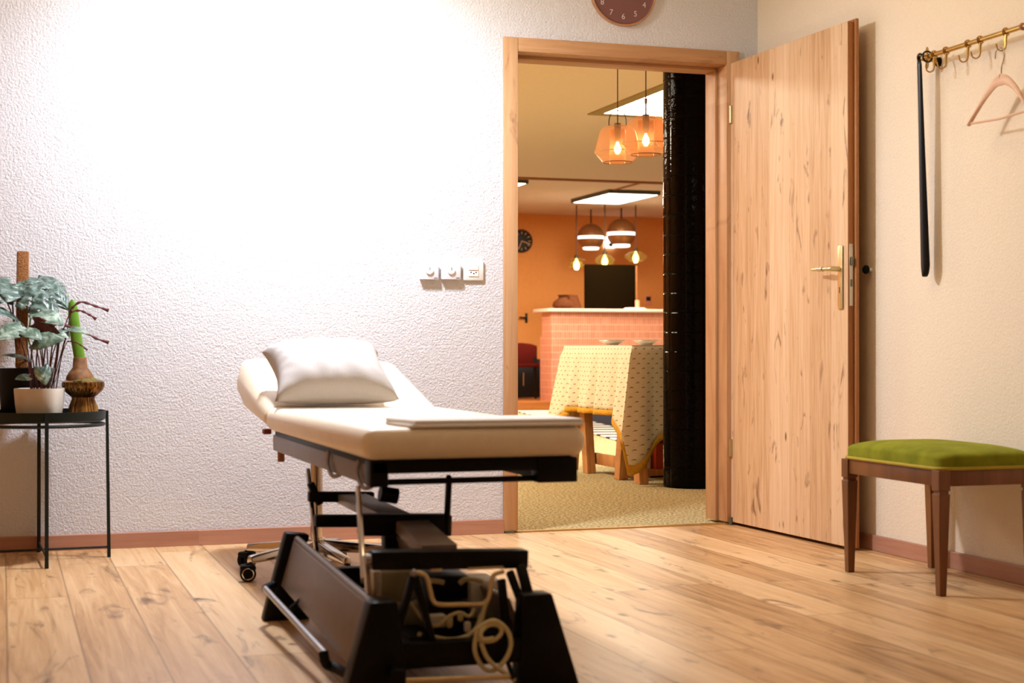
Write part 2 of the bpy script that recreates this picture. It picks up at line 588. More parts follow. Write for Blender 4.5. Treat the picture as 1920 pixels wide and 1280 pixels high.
    def grid(s, rows, closed=False, uv=None):
        vs = [[s.bm.verts.new(p) for p in row] for row in rows]
        lay = None
        if uv:
            lay = s.bm.loops.layers.uv.verify()
        n = len(vs[0])
        for i in range(len(vs) - 1):
            for k in range(n if closed else n - 1):
                k2 = (k + 1) % n
                f = s.bm.faces.new((vs[i][k], vs[i][k2], vs[i + 1][k2], vs[i + 1][k]))
                if lay:
                    kk = k + 1
                    for lp, (a, b) in zip(f.loops, ((i, k), (i, kk), (i + 1, kk), (i + 1, k))):
                        lp[lay].uv = uv(a, b)
        return s

    def move(s, v):
        bmesh.ops.translate(s.bm, vec=Vector(v), verts=s.bm.verts)
        return s

    def xf(s, m):
        bmesh.ops.transform(s.bm, matrix=m, verts=s.bm.verts)
        return s


ORG = {}


def obj(name, mb, mat, parent=None, origin=None, sharp=38, solid=0.0):
    """verts are given in world coordinates; they are moved into the parent's (unrotated) frame"""
    o0 = Vector((0, 0, 0))
    if parent is not None:
        o0 = ORG[parent.name]
    elif origin is not None:
        o0 = Vector(origin)
    bmesh.ops.recalc_face_normals(mb.bm, faces=mb.bm.faces[:])
    mb.move(-o0)
    me = bpy.data.meshes.new(name)
    mb.bm.to_mesh(me)
    mb.bm.free()
    for p in me.polygons:
        p.use_smooth = True
    me.set_sharp_from_angle(angle=R(sharp))
    me.materials.append(M[mat] if isinstance(mat, str) else mat)
    o = bpy.data.objects.new(name, me)
    C.objects.link(o)
    if parent is not None:
        o.parent = parent
    else:
        o.location = o0
    ORG[o.name] = o0
    if solid:
        md = o.modifiers.new('thickness', 'SOLIDIFY')
        md.thickness = solid
        md.offset = 0
    return o


def tag(o, label, cat, group=None):
    o['label'] = label
    o['category'] = cat
    if group:
        o['group'] = group
    return o


def thing(name, loc, label, cat, group=None):
    o = bpy.data.objects.new(name, None)
    o.empty_display_size = 0.1
    C.objects.link(o)
    o.location = loc
    ORG[o.name] = Vector(loc)
    return tag(o, label, cat, group)


def struct(name, mb, mat, origin=None):
    o = obj(name, mb, mat, None, origin)
    o['kind'] = 'structure'
    return o


V = Vector
# ------------------------------------------------------------------ the setting: treatment room
XL, XR, YF, ZC = -3.3, 1.1835, -7.6, 2.55
XA, XB, ZD = 0.03, 1.055, 2.05            # door opening
TH = 0.17
struct('floor', MB().box((XL, YF, -0.1), (XR, 0.02, 0.0)), 'oak_floor')
w = MB().box((XL, 0, -0.1), (XA, TH, ZC)).box((XB, 0, -0.1), (XR + 0.2, TH, ZC)).box((XA, 0, ZD), (XB, TH, ZC))
struct('wall_back', w, 'plaster_white')
struct('wall_right', MB().box((XR, YF, -0.1), (XR + 0.17, 0.0, ZC)), 'plaster_side')
struct('wall_left', MB().box((XL - 0.17, YF, -0.1), (XL, TH, ZC)), 'bounce_ochre')
struct('wall_front', MB().box((XL - 0.17, YF - 0.17, -0.1), (XR + 0.17, YF, ZC)), 'bounce_ochre')
struct('ceiling', MB().box((XL - 0.17, YF - 0.17, ZC), (XR + 0.17, TH, ZC + 0.15)), 'ceiling_white')


def skirt_back(x0, x1):
    return MB().hexa([V((x0, 0, 0)), V((x1, 0, 0)), V((x1, -0.015, 0)), V((x0, -0.015, 0))],
                     [V((x0, 0, 0.06)), V((x1, 0, 0.06)), V((x1, -0.013, 0.058)), V((x0, -0.013, 0.058))], 0.001, 1)


struct('baseboard_back', skirt_back(XL, 0.0), 'skirting_wood')
struct('baseboard_right', MB().box((XR - 0.015, YF, 0), (XR, -0.02, 0.06), 0.002, 1), 'skirting_wood_side')

# door frame: architraves, rebated lining, metal feet
FT = 0.012
z_t = 2.078
trim = MB()
trim.box((-0.002, -FT, 0.008), (0.062, 0.0, z_t), 0.003)
trim.box((0.048, -0.004, 0.008), (0.062, 0.075, 2.04), 0.002)
trim.box((0.048, 0.075, 0.008), (0.074, TH + 0.01, 2.03), 0.002)
trim.box((1.026, -FT, 0.012), (1.088, 0.0, z_t), 0.003)
trim.box((1.026, -0.004, 0.012), (1.042, 0.075, 2.04), 0.002)
trim.box((1.014, 0.078, 0.012), (1.042, TH + 0.01, 2.03), 0.002)
trim.box((1.036, 0.0, 0.012), (1.055, TH, 2.04), 0.002)
tr = struct('trim_1', trim, 'frame_oak_upright')
head = MB()
head.box((0.0625, -FT, 2.018), (1.0255, 0.0, z_t), 0.003)
head.box((0.062, -0.004, 2.018), (1.026, 0.075, 2.034), 0.002)
head.box((0.074, 0.078, 2.005), (1.014, TH + 0.01, 2.04), 0.002)
h = obj('head_casing', head, 'frame_oak_level', tr)
ft = MB().box((0.004, -0.018, 0.0), (0.045, 0.01, 0.010), 0.002)
obj('metal_foot', ft, 'hinge_grey', tr)
struct('trim_2', MB().hexa([V((0.04, -0.008, 0)), V((1.05, -0.008, 0)), V((1.05, 0.03, 0)), V((0.04, 0.03, 0))],
                           [V((0.04, -0.002, 0.006)), V((1.05, -0.002, 0.006)), V((1.05, 0.026, 0.006)), V((0.04, 0.026, 0.006))]), 'brass_strip')

# door leaf (open against the right wall)
ang = R(1.9)
A = V((1.046, -0.012, 0))
dv = V((math.sin(ang), -math.cos(ang), 0))
nv = V((math.cos(ang), math.sin(ang), 0))


def dbox(a0, a1, n0, n1, z0, z1, bevel=0.0, seg=2):
    """box in door coordinates: along the leaf, towards the wall, up"""
    m = Matrix((( dv.x, nv.x, 0, A.x), (dv.y, nv.y, 0, A.y), (0, 0, 1, 0), (0, 0, 0, 1)))
    return MB().box((a0, n0, z0), (a1, n1, z1), bevel, seg, m)


def dpt(a, n, z):
    return A + dv * a + nv * n + V((0, 0, z))


leaf = dbox(0, 0.940, 0, 0.026, 0.013, 2.024, 0.0015, 1)
door = struct('door_1', leaf, 'door_oak', origin=A)
rb = dbox(0.004, 0.9395, 0.0262, 0.040, 0.010, 2.034, 0.003)
rb.merge(dbox(0.9398, 0.957, 0.0262, 0.040, 0.010, 2.034, 0.003).bm)
obj('rebate_edge', rb, 'edge_oak', door)
obj('edge_band', dbox(0.9402, 0.9415, 0.0005, 0.0255, 0.013, 2.023), 'edge_oak', door)
esc = dbox(0.877, 0.912, -0.008, 0, 0.923, 1.168, 0.004)
hd = obj('door_handle', esc, 'brass_pale', door)
lev = MB().cyl(dpt(0.8945, -0.004, 1.078), dpt(0.8945, -0.052, 1.078), 0.010)
lev.tube([dpt(0.8945, -0.046, 1.078), dpt(0.882, -0.052, 1.078), dpt(0.842, -0.052, 1.079), dpt(0.757, -0.046, 1.081)], lambda u: 0.0095 - 0.004 * u, 12, smooth=5)
obj('lever', lev, 'brass_pale', hd)
obj('lever_sleeve', MB().tube([dpt(0.847, -0.052, 1.0792), dpt(0.807, -0.049, 1.0802)], 0.0099, 14), 'chrome', hd)
kh = dbox(0.8925, 0.8965, -0.0088, -0.0075, 0.985, 1.008)
obj('keyhole', kh, 'hole_black', hd)
lp = obj('lock_plate', dbox(0.9417, 0.9435, 0.005, 0.021, 0.935, 1.172, 0.0006, 1), 'steel_plate', door)
obj('latch', dbox(0.9434, 0.954, 0.009, 0.019, 1.09, 1.122, 0.002), 'hinge_grey', lp)
obj('deadbolt_slot', dbox(0.9434, 0.9442, 0.009, 0.018, 1.008, 1.036), 'hinge_grey', lp)
for zz in (0.012, 0.30, 1.76):
    hz = 0.022 if zz < 0.1 else 0.075
    obj('hinge', MB().cyl(V((1.0415, -0.021, zz - 0.01 if zz < 0.1 else zz)), V((1.0415, -0.021, zz + hz)), 0.0085, None, 14), 'hinge_grey' if zz < 0.1 else 'brass_pale', door)

ds = thing('door_stop', (XR, -0.945, 1.075), 'small round black rubber stop on the cream wall just behind the open door edge', 'door stop')
obj('stem', MB().cyl((XR, -0.945, 1.075), (XR - 0.018, -0.945, 1.075), 0.007), 'plastic_warm', ds)
obj('bumper', MB().ball((XR - 0.0235, -0.945, 1.075), 0.0175, 16, (0.75, 1, 1)), 'rubber_black', ds)

# ------------------------------------------------------------------ far room
FX0, FX1, FY1, FZ = -1.6, 9.5, 14.85, 2.70
struct('floor_far_room', MB().box((FX0, 0.02, -0.1), (FX1, FY1, 0.0)), 'carpet_speckle')
struct('ceiling_far_room', MB().box((FX0, TH, FZ), (FX1, FY1 + 0.2, FZ + 0.15)), 'far_ceiling')
struct('wall_far_room_back', MB().box((FX0, FY1, -0.1), (FX1, FY1 + 0.2, FZ)), 'far_wall_orange')
struct('wall_far_room_left', MB().box((FX0 - 0.2, TH, -0.1), (FX0, FY1 + 0.2, FZ)), 'far_wall_orange')
struct('wall_far_room_right', MB().box((FX1, TH, -0.1), (FX1 + 0.2, FY1 + 0.2, FZ)), 'far_wall_orange')
struct('wall_far_room_front', MB().box((XR + 0.2, TH - 0.1, -0.1), (FX1, TH, FZ)).box((FX0, TH, ZC), (XR + 0.2, TH + 0.02, FZ)), 'far_wall_orange')
struct('trim_3', MB().box((FX0, 10.35, FZ - 0.022), (FX1, 10.42, FZ), 0.004), 'mould_brown')
struct('trim_4', MB().box((5.03, 10.42, FZ - 0.012), (5.07, 11.6, FZ), 0.002), 'mould_brown')
PZ = 0.11
struct('floor_platform', MB().box((FX0, 12.13, 0.0), (FX1, FY1, PZ)), 'platform_wood')


def panel(name, x0, x1, y0, y1, label, fr, drop):
    z0 = FZ - drop
    p = thing(name, ((x0 + x1) / 2, (y0 + y1) / 2, FZ), label, 'ceiling light', 'flat light panels on the far ceiling')
    f = MB()
    b = fr
    f.box((x0, y0, z0), (x0 + b, y1, FZ), 0.002, 1).box((x1 - b, y0, z0), (x1, y1, FZ), 0.002, 1)
    f.box((x0 + b, y0, z0), (x1 - b, y0 + b, FZ), 0.002, 1).box((x0 + b, y1 - b, z0), (x1 - b, y1, FZ), 0.002, 1)
    obj('frame', f, 'panel_frame' if fr > 0.05 else 'panel_dark', p)
    obj('diffuser', MB().box((x0 + b, y0 + b, z0 + 0.004), (x1 - b, y1 - b, z0 + 0.02)), 'panel_glow', p)
    return p


panel('ceiling_panel_light', 4.98, 5.66, 11.3, 12.62, 'bright flat ceiling panel above the bar, seen whole beyond the brown ceiling line', 0.014, 0.05)
panel('ceiling_panel_light', 3.02, 3.70, 10.55, 11.75, 'bright ceiling panel at the left door jamb, mostly cut off by the door frame', 0.014, 0.05)
panel('ceiling_panel_light', 2.57, 4.2, 4.2, 5.73, 'large bright ceiling panel with broad olive frame above the amber glass lamps', 0.10, 0.012)

# black tiled column
cc = V((1.692, 1.768, 0))
CR = 0.172
colm = MB()
rows, nseg = 25, 44
colm.grid([[cc + V((CR * math.cos(2 * math.pi * k / nseg), CR * math.sin(2 * math.pi * k / nseg), FZ * i / rows)) for k in range(nseg)] for i in range(rows + 1)],
          True, lambda i, k: (k / nseg * 11, i))
ring = [cc + V((CR * math.cos(2 * math.pi * k / nseg), CR * math.sin(2 * math.pi * k / nseg), 0)) for k in range(nseg)]
struct('column', colm, 'black_tile')

# bar
bar = thing('bar_counter', (5.9, 12.5, PZ), 'pink tiled bar counter with a pale top, standing on the wooden platform', 'bar counter')
bx0, by0 = 4.53, 12.20
obj('tiled_front', MB().box((bx0 + 0.03, by0, PZ), (8.2, by0 + 0.06, 1.235)), 'pink_tile', bar)
obj('tiled_side', MB().box((bx0 + 0.03, by0 + 0.061, PZ), (bx0 + 0.09, by0 + 0.42, 0.93)).box((bx0 + 0.04, by0 + 0.061, 0.93), (bx0 + 0.09, by0 + 0.38, 1.235)), 'pink_tile', bar)
obj('countertop', MB().box((bx0 - 0.02, by0 - 0.03, 1.236), (8.25, by0 + 0.56, 1.276), 0.004), 'counter_white', bar)
BT = 1.276


def on_bar(px, y):
    p = aty(px, 577, y)
    return V((p.x, y, BT))


p = on_bar(1055, 12.42)
jug = MB().lathe([(0.0, 0), (0.10, 0.0), (0.135, 0.04), (0.12, 0.09), (0.06, 0.135), (0.05, 0.155), (0.066, 0.18), (0.055, 0.178), (0.04, 0.155), (0.0, 0.14)], p, 28)
tag(obj('clay_jug', jug, 'clay_brown', None, p), 'round brown clay jug with flared neck at the left end of the bar', 'jug')
p = on_bar(1071, 12.62)
vz = MB().lathe([(0.0, 0), (0.145, 0.0), (0.15, 0.01), (0.085, 0.19), (0.075, 0.19), (0.07, 0.18), (0.0, 0.17)], p, 6)
tag(obj('clay_vase', vz, 'clay_brown', None, p), 'faceted brown clay vase tapering upward, behind and right of the round jug', 'vase')
p = on_bar(1195, 12.6)
cn = thing('candle', p, 'short pink candle on the bar beside the right edge of the black panel', 'candle')
obj('wax', MB().cyl(p, p + V((0, 0, 0.13)), 0.03), 'candle_pink', cn)
obj('wick', MB().cyl(p + V((0, 0, 0.129)), p + V((0, 0, 0.142)), 0.003, None, 8), 'hole_black', cn)
p = on_bar(1192, 12.33)
pp = MB()
for i in range(4):
    pp.box((p.x - 0.15 + 0.01 * i, p.y - 0.07, BT + 0.006 * i), (p.x + 0.13 - 0.012 * i, p.y + 0.08, BT + 0.006 * i + 0.005))
tag(obj('paper_stack', pp, 'paper', None, p), 'low stack of white papers lying on the bar below the black panel', 'paper')
# black panel on the bar
p0, p1 = aty(1097, 495, 12.66), aty(1192, 577, 12.66)
tv = thing('black_screen', ((p0.x + p1.x) / 2, 12.68, BT), 'large square black screen standing on the bar counter', 'screen')
obj('screen_body', MB().box((p0.x, 12.66, BT + 0.001), (p1.x, 12.70, p0.z), 0.006), 'screen_black', tv)
obj('side_edge', MB().box((p1.x + 0.001, 12.662, BT + 0.001), (p1.x + 0.022, 12.70, p0.z - 0.01), 0.002), 'knob_brown', tv)
# wall things at far wall
yw = FY1
p = aty(985, 452, yw - 0.02)
ck = thing('wall_clock', (p.x, yw, p.z), 'black round clock with cream hands on the orange far wall by the door jamb', 'clock')
axY = Matrix.Rotation(R(90), 3, 'X')
obj('case', MB().lathe([(0, 0.0), (0.165, 0.0), (0.165, 0.03), (0.15, 0.036), (0, 0.03)], (p.x - 0.06, yw, p.z), 40, axis=axY), 'dial_dark', ck)
for k in range(12):
    a = 2 * math.pi * k / 12
    c0 = V((p.x - 0.06, yw - 0.038, p.z))
    obj('hour_mark', MB().tube([c0 + V((math.sin(a), 0, math.cos(a))) * 0.10, c0 + V((math.sin(a), 0, math.cos(a))) * 0.135], 0.006, 6), 'dial_cream', ck)
c0 = V((p.x - 0.06, yw - 0.042, p.z))
obj('hour_hand', MB().tube([c0, c0 + V((0.13, 0, -0.045))], 0.008, 6), 'dial_cream', ck)
obj('minute_hand', MB().tube([c0, c0 + V((-0.05, 0, -0.12))], 0.006, 6), 'dial_cream', ck)
p = aty(1215, 560, yw)
th = thing('thermostat', p, 'small black and white control on the orange wall right of the black screen', 'thermostat')
obj('plate', MB().box((p.x - 0.05, yw - 0.012, p.z - 0.09), (p.x + 0.05, yw, p.z + 0.05), 0.004), 'candle_pink', th)
obj('display', MB().box((p.x - 0.035, yw - 0.02, p.z - 0.03), (p.x + 0.035, yw - 0.012, p.z + 0.03), 0.003), 'hole_black', th)
p = aty(987, 596, yw)
d2 = struct('door_2', MB().box((p.x - 0.86, yw - 0.008, PZ + 0.005), (p.x + 0.07, yw, 2.08), 0.002, 1), 'far_wall_orange', (p.x, yw, PZ))
hk = obj('door_handle', MB().box((p.x - 0.025, yw - 0.02, p.z - 0.07), (p.x + 0.012, yw - 0.0085, p.z + 0.07), 0.004), 'dial_dark', d2)
obj('lever', MB().tube([V((p.x - 0.01, yw - 0.018, p.z)), V((p.x - 0.01, yw - 0.05, p.z)), V((p.x - 0.12, yw - 0.055, p.z + 0.01))], 0.012, 8), 'dial_dark', hk)
p = aty(1139, 456, yw)
ex = thing('exit_sign', p, 'white glowing sign with green mark on far wall, between the two globe lamps', 'sign')
obj('sign_box', MB().box((p.x - 0.06, yw - 0.05, p.z - 0.07), (p.x + 0.10, yw, p.z + 0.09), 0.004), 'exit_glow', ex)
obj('green_mark', MB().box((p.x + 0.0, yw - 0.054, p.z - 0.05), (p.x + 0.07, yw - 0.0505, p.z + 0.0)), 'exit_green', ex)


# chairs by the bar
def red_chair(name, x, y, label, rot):
    c = thing(name, (x, y, PZ), label, 'chair')
    z = PZ
    obj('seat', MB().box((x - 0.23, y - 0.22, z + 0.42), (x + 0.23, y + 0.16, z + 0.47), 0.02, 3), 'chair_red', c)
    bk = MB()
    rowsb = []
    prof = [(-0.22, 0.46), (-0.22, 0.70), (-0.14, 0.725), (0, 0.74), (0.14, 0.725), (0.22, 0.70), (0.22, 0.46)]
    bk.hexa([V((x + a, y + 0.18, z + b)) for a, b in prof], [V((x + a, y + 0.235, z + b)) for a, b in prof], 0.012)
    obj('backrest', bk, 'chair_red', c)
    for sx in (-1, 1):
        for sy in (-1, 1):
            top = 0.41 if sy < 0 else 0.55
            obj('leg', MB().cyl((x + sx * 0.20, y + sy * 0.19, z), (x + sx * 0.19, y + sy * 0.19, z + top), 0.016, 0.024, 12), 'chair_black', c)
    c.rotation_euler = (0, 0, rot)
    return c


red_chair('red_chair', 4.52, 13.12, 'dark red upholstered chair with arched back at the left end of the bar', R(-4))
cb = thing('black_cabinet', (4.45, 14.0, PZ), 'low black cabinet behind the dark red chairs beside the bar', 'cabinet')
obj('body', MB().box((3.9, 13.8, PZ), (5.15, 14.2, PZ + 0.52), 0.008), 'chair_black', cb)
obj('door', MB().box((3.92, 13.78, PZ + 0.02), (4.52, 13.799, PZ + 0.50), 0.003), 'chair_black', cb)
d2_ = obj('door', MB().box((4.53, 13.78, PZ + 0.02), (5.13, 13.799, PZ + 0.50), 0.003), 'chair_black', cb)
obj('handle', MB().cyl((4.72, 13.765, PZ + 0.16), (4.72, 13.765, PZ + 0.34), 0.012), 'chrome', d2_)

# rug
ra, rb_ = V((2.70, 4.9, 0)), V((4.02, 12.05, 0))
rdir = (rb_ - ra)
rl = rdir.length
rug = MB().box((0, 0, 0), (2.3, rl, 0.012), 0.004, 1)
ro = obj('rug', rug, 'rug_stripes')
ro.location = (ra.x, ra.y, 0.0005)
ro.rotation_euler = (0, 0, -math.atan2(rdir.x, rdir.y))
tag(ro, 'long dark navy rug with white stripes along its edge, lying behind the cloth-covered table', 'rug')

# table
tx0, tx1, ty0, ty1, TZ = 1.415, 2.12, 2.0, 3.13, 0.785
tb = thing('trestle_table', ((tx0 + tx1) / 2, (ty0 + ty1) / 2, 0), 'pine trestle table under the patterned cloth, left of the black tiled column', 'table')
obj('tabletop', MB().box((tx0 + 0.01, ty0 + 0.01, TZ - 0.03), (tx1 - 0.01, ty1 - 0.01, TZ - 0.002), 0.003), 'trestle_pine', tb)


def leg_board(x, yb, yt, zb=0.0, zt=0.74, wy=0.042, wx=0.028):
    return MB().hexa([V((x - wx, yb - wy, zb)), V((x + wx, yb - wy, zb)), V((x + wx, yb + wy, zb)), V((x - wx, yb + wy, zb))],
                     [V((x - wx, yt - wy, zt)), V((x + wx, yt - wy, zt)), V((x + wx, yt + wy, zt)), V((x - wx, yt + wy, zt))], 0.003, 1)


for yc in (2.155, 2.98):
    for x in (1.47, 2.06):
        for sg in (-1, 1):
            obj('leg', leg_board(x + (0.004 if sg > 0 else 0), yc + sg * 0.16, yc + sg * 0.035), 'trestle_pine', tb)
    obj('trestle_beam', MB().box((1.44, yc - 0.045, 0.70), (2.09, yc + 0.045, 0.754), 0.003), 'trestle_pine', tb)
for x in (1.52, 2.01):
    obj('stretcher', MB().box((x - 0.012, 2.20, 0.055), (x + 0.012, 2.87, 0.125), 0.003), 'trestle_pine', tb)

# tablecloth: top plus folded skirt, with corner drapes
cw, cl_ = tx1 - tx0, ty1 - ty0


def rect_pt(s, rad=0.03, grow=0.0):
    """point on rounded rectangle; s in metres from the near-left corner going along +x"""
    per = [(tx0, ty0, tx1, ty0), (tx1, ty0, tx1, ty1), (tx1, ty1, tx0, ty1), (tx0, ty1, tx0, ty0)]
    L = [cw, cl_, cw, cl_]
    s = s % (2 * (cw + cl_))
    for (ax, ay, bx, by), l in zip(per, L):
        if s <= l:
            u = s / l
            x, y = ax + (bx - ax) * u, ay + (by - ay) * u
            nx, ny = (by - ay) / l, -(bx - ax) / l
            dc = min(s, l - s)
            side = (ax, ay)
            return x, y, nx, ny, dc, s, l
        s -= l
    return tx0, ty0, 0, -1, 0, 0, 1


PER = 2 * (cw + cl_)
NS, ND = 220, 16


def skirt(s, t, drop_fn):
    x, y, nx, ny, dc, sl, l = rect_pt(s)
    cxm, cym = (tx0 + tx1) / 2, (ty0 + ty1) / 2
    cor = math.exp(-(dc / 0.11) ** 2)
    # direction at a corner turns outward diagonally
    dxc, dyc = (1 if x > cxm else -1), (1 if y > cym else -1)
    ox, oy = nx * (1 - cor) + dxc * cor * 0.75, ny * (1 - cor) + dyc * cor * 0.75
    wave = 0.016 * math.sin(s * 23.0 + 1.2) + 0.010 * math.sin(s * 41 + 0.4)
    wave += -0.02 * math.exp(-((dc - 0.15) / 0.05) ** 2)
    flare = 0.014 + (t * (0.035 + wave * 1.6) + cor * t * 0.085) * (0.45 if (ny < -0.5 and x > tx0 + 0.11) else 1)
    # rounded shoulder
    sh = min(1, t * 9)
    off = flare * sh
    d = drop_fn(s, dc, x, y)
    return V((x + ox * off, y + oy * off, TZ + 0.006 - t * d - 0.004 * sh)), d


def drop(s, dc, x, y):
    base = 0.405 if x < tx0 + 0.02 else (0.52 if y < ty0 + 0.02 else (0.52 if x > tx1 - 0.02 else 0.42))
    near_left = math.exp(-((math.hypot(x - tx0 - 0.045, y - ty0)) / 0.085) ** 2)
    far_left = math.exp(-((math.hypot(x - tx0, y - ty1)) / 0.12) ** 2)
    oth = math.exp(-(min(math.hypot(x - tx1, y - ty0), math.hypot(x - tx1, y - ty1)) / 0.12) ** 2)
    return base + 0.205 * near_left + 0.12 * far_left + 0.15 * oth


rows, hem = [], []
for i in range(ND + 1):
    t_ = i / ND * 0.925
    rows.append([skirt(PER * k / NS, t_, drop)[0] for k in range(NS)])
hem = [[skirt(PER * k / NS, 0.9251 + 0.075 * i / 2, drop)[0] for k in range(NS)] for i in range(3)]
tc = MB()
uvs = lambda i, k: (PER * k / NS, 5.0 - i / ND * 0.925 * skirt(PER * (k % NS) / NS, 0, drop)[1])
tc.grid(rows, True, uvs)
lay = tc.bm.loops.layers.uv.verify()
tc.grid([[V((tx0 - 0.002, ty0 - 0.002, TZ + 0.0062)) + V(((cw + 0.004) * a / 10, (cl_ + 0.004) * b / 10, 0)) for a in range(11)] for b in range(11)], False, lambda i, k: (k * 0.07, 8 + i * 0.107))
tco = obj('tablecloth', tc, 'cloth_print', None, ((tx0 + tx1) / 2, (ty0 + ty1) / 2, TZ), solid=0.002, sharp=60)
tag(tco, 'cream cloth with small dotted print and yellow hem draped over the trestle table', 'tablecloth')
hm = MB().grid(hem, True)
ho = obj('yellow_hem', hm, 'yellow_hem', tco, solid=0.003, sharp=60)
ho['label'] = 'yellow border band along the lower edge'

# small dishes on the table
for i, (px, lab) in enumerate(((1148, 'small white glass dish on the cloth-covered table, the left one of two'), (1212, 'small white glass dish on the cloth-covered table, beside the black column'))):
    p = aty(px, 645, 2.55)
    p.z = TZ + 0.0085
    dsh = thing('glass_dish', p, lab, 'dish', 'dishes on the patterned cloth')
    obj('bowl', MB().lathe([(0, 0.0), (0.035, 0.0), (0.04, 0.006), (0.075, 0.024), (0.08, 0.026), (0.076, 0.028), (0.04, 0.012), (0, 0.008)], p, 32), 'plastic_white', dsh)
    obj('rim', MB().tube([p + V((0.079 * math.cos(2 * math.pi * k / 28), 0.079 * math.sin(2 * math.pi * k / 28), 0.027)) for k in range(28)], 0.0022, 6, True), 'steel_plate', dsh)

# things under the table
p = V((1.80, 2.46, 0))
sb = thing('wooden_board', (p.x, p.y, 0), 'low wooden board on the carpet under the table, next to the column', 'board')
obj('plank', MB().box((p.x - 0.17, p.y - 0.10, 0.012), (p.x + 0.17, p.y + 0.14, 0.05), 0.003), 'trestle_pine', sb)
for sx in (-0.14, 0.14):
    obj('batten', MB().box((p.x + sx - 0.02, p.y - 0.10, 0.0), (p.x + sx + 0.02, p.y + 0.14, 0.0118)), 'trestle_pine', sb)
rbx = thing('red_box', (p.x, p.y, 0.05), 'red box standing on the wooden board under the table, beside the black column', 'box')
obj('body', MB().box((p.x - 0.07, p.y - 0.07, 0.0502), (p.x + 0.12, p.y + 0.07, 0.205), 0.004), 'box_red', rbx)
obj('lid', MB().box((p.x - 0.073, p.y - 0.073, 0.2052), (p.x + 0.123, p.y + 0.073, 0.23), 0.004), 'clay_brown', rbx)
bk_ = MB().box((p.x - 0.115, p.y - 0.03, 0.0502), (p.x - 0.085, p.y + 0.09, 0.20), 0.002)
tag(obj('white_carton', bk_, 'paper', None, (p.x - 0.1, p.y, 0.05)), 'narrow white carton beside the red box under the table', 'carton')


# pendant lamps
def bulb(p, r, root, mat='bulb_glow'):
    obj('bulb', MB().lathe([(0.0, -r * 1.6), (r * 0.5, -r * 1.5), (r * 0.95, -r * 0.6), (r, 0), (r * 0.7, r * 0.9), (r * 0.35, r * 1.5), (r * 0.3, r * 2.0), (0, r * 2.0)], p, 16), mat, root)


def amber_lamp(c, zb, s, label, hoop):
    """zb: bottom height"""
    c = V((c.x, c.y, zb))
    g = thing('amber_glass_lamp', c, label, 'pendant lamp', 'amber glass pendant lamps above the table')
    prof = [(0.085, 0.0), (0.088, 0.004), (0.138, 0.062), (0.134, 0.072), (0.108, 0.185), (0.098, 0.198), (0.058, 0.222), (0.0, 0.224)]
    obj('glass_shade', MB().lathe([(r * s, z * s) for r, z in prof], c, 40), 'glass_amber', g, solid=0.003)
    obj('rim', MB().tube([c + V((0.138 * s * math.cos(2 * math.pi * k / 40), 0.138 * s * math.sin(2 * math.pi * k / 40), 0.064 * s)) for k in range(40)], 0.0022, 6, True), 'tube_tan', g)
    obj('bottom_rim', MB().tube([c + V((0.086 * s * math.cos(2 * math.pi * k / 40), 0.086 * s * math.sin(2 * math.pi * k / 40), 0.002 * s)) for k in range(40)], 0.003, 6, True), 'knob_brown', g)
    obj('inner_cylinder', MB().lathe([(0.046 * s, -0.006), (0.047 * s, 0.10 * s), (0.045 * s, 0.2 * s)], c, 28), 'glass_amber_inner', g, solid=0.002)
    bulb(c + V((0, 0, 0.085 * s)), 0.021 * s, g, 'filament_glow')
    obj('socket', MB().cyl(c + V((0, 0, 0.125 * s)), c + V((0, 0, 0.235 * s)), 0.018 * s, 0.02 * s), 'cap_dark', g)
    if hoop:
        hp = [c + V((a * s, 0, b * s)) for a, b in ((-0.052, 0.222), (-0.05, 0.262), (-0.036, 0.296), (0, 0.312), (0.036, 0.296), (0.05, 0.262), (0.052, 0.222))]
        hp = [c + Matrix.Rotation(-YAW, 3, 'Z') @ (q - c) for q in hp]
        obj('wire_handle', MB().tube(hp, 0.003, 6, smooth=5), 'cap_dark', g)
    else:
        obj('cable_joint', MB().cyl(c + V((0, 0, 0.30 * s)), c + V((0, 0, 0.33 * s)), 0.008), 'knob_brown', g)
        obj('rod', MB().cyl(c + V((0, 0, 0.225 * s)), c + V((0, 0, 0.30 * s)), 0.0045), 'cord_brown', g)
    cord = obj('cord', MB().cyl(c + V((0, 0, 0.23 * s)), V((c.x, c.y, FZ - 0.02)), 0.0035, None, 8), 'cord_brown', g)
    obj('ceiling_rose', MB().lathe([(0.0, -0.03), (0.03, -0.03), (0.05, -0.001), (0, -0.001)], (c.x, c.y, FZ), 24), 'cap_dark', g)
    return g


amber_lamp(atd(1158, 305, 9.3), 1.883, 1.0, 'amber glass lamp with wire loop handle, leftmost and lowest of three', True)
amber_lamp(atd(1211, 290, 9.05), 1.898, 1.0, 'amber glass lamp on a thin rod, middle one of three', False)
amber_lamp(atd(1266, 268, 9.35), 1.985, 1.05, 'amber glass lamp partly hidden behind the black column', True)


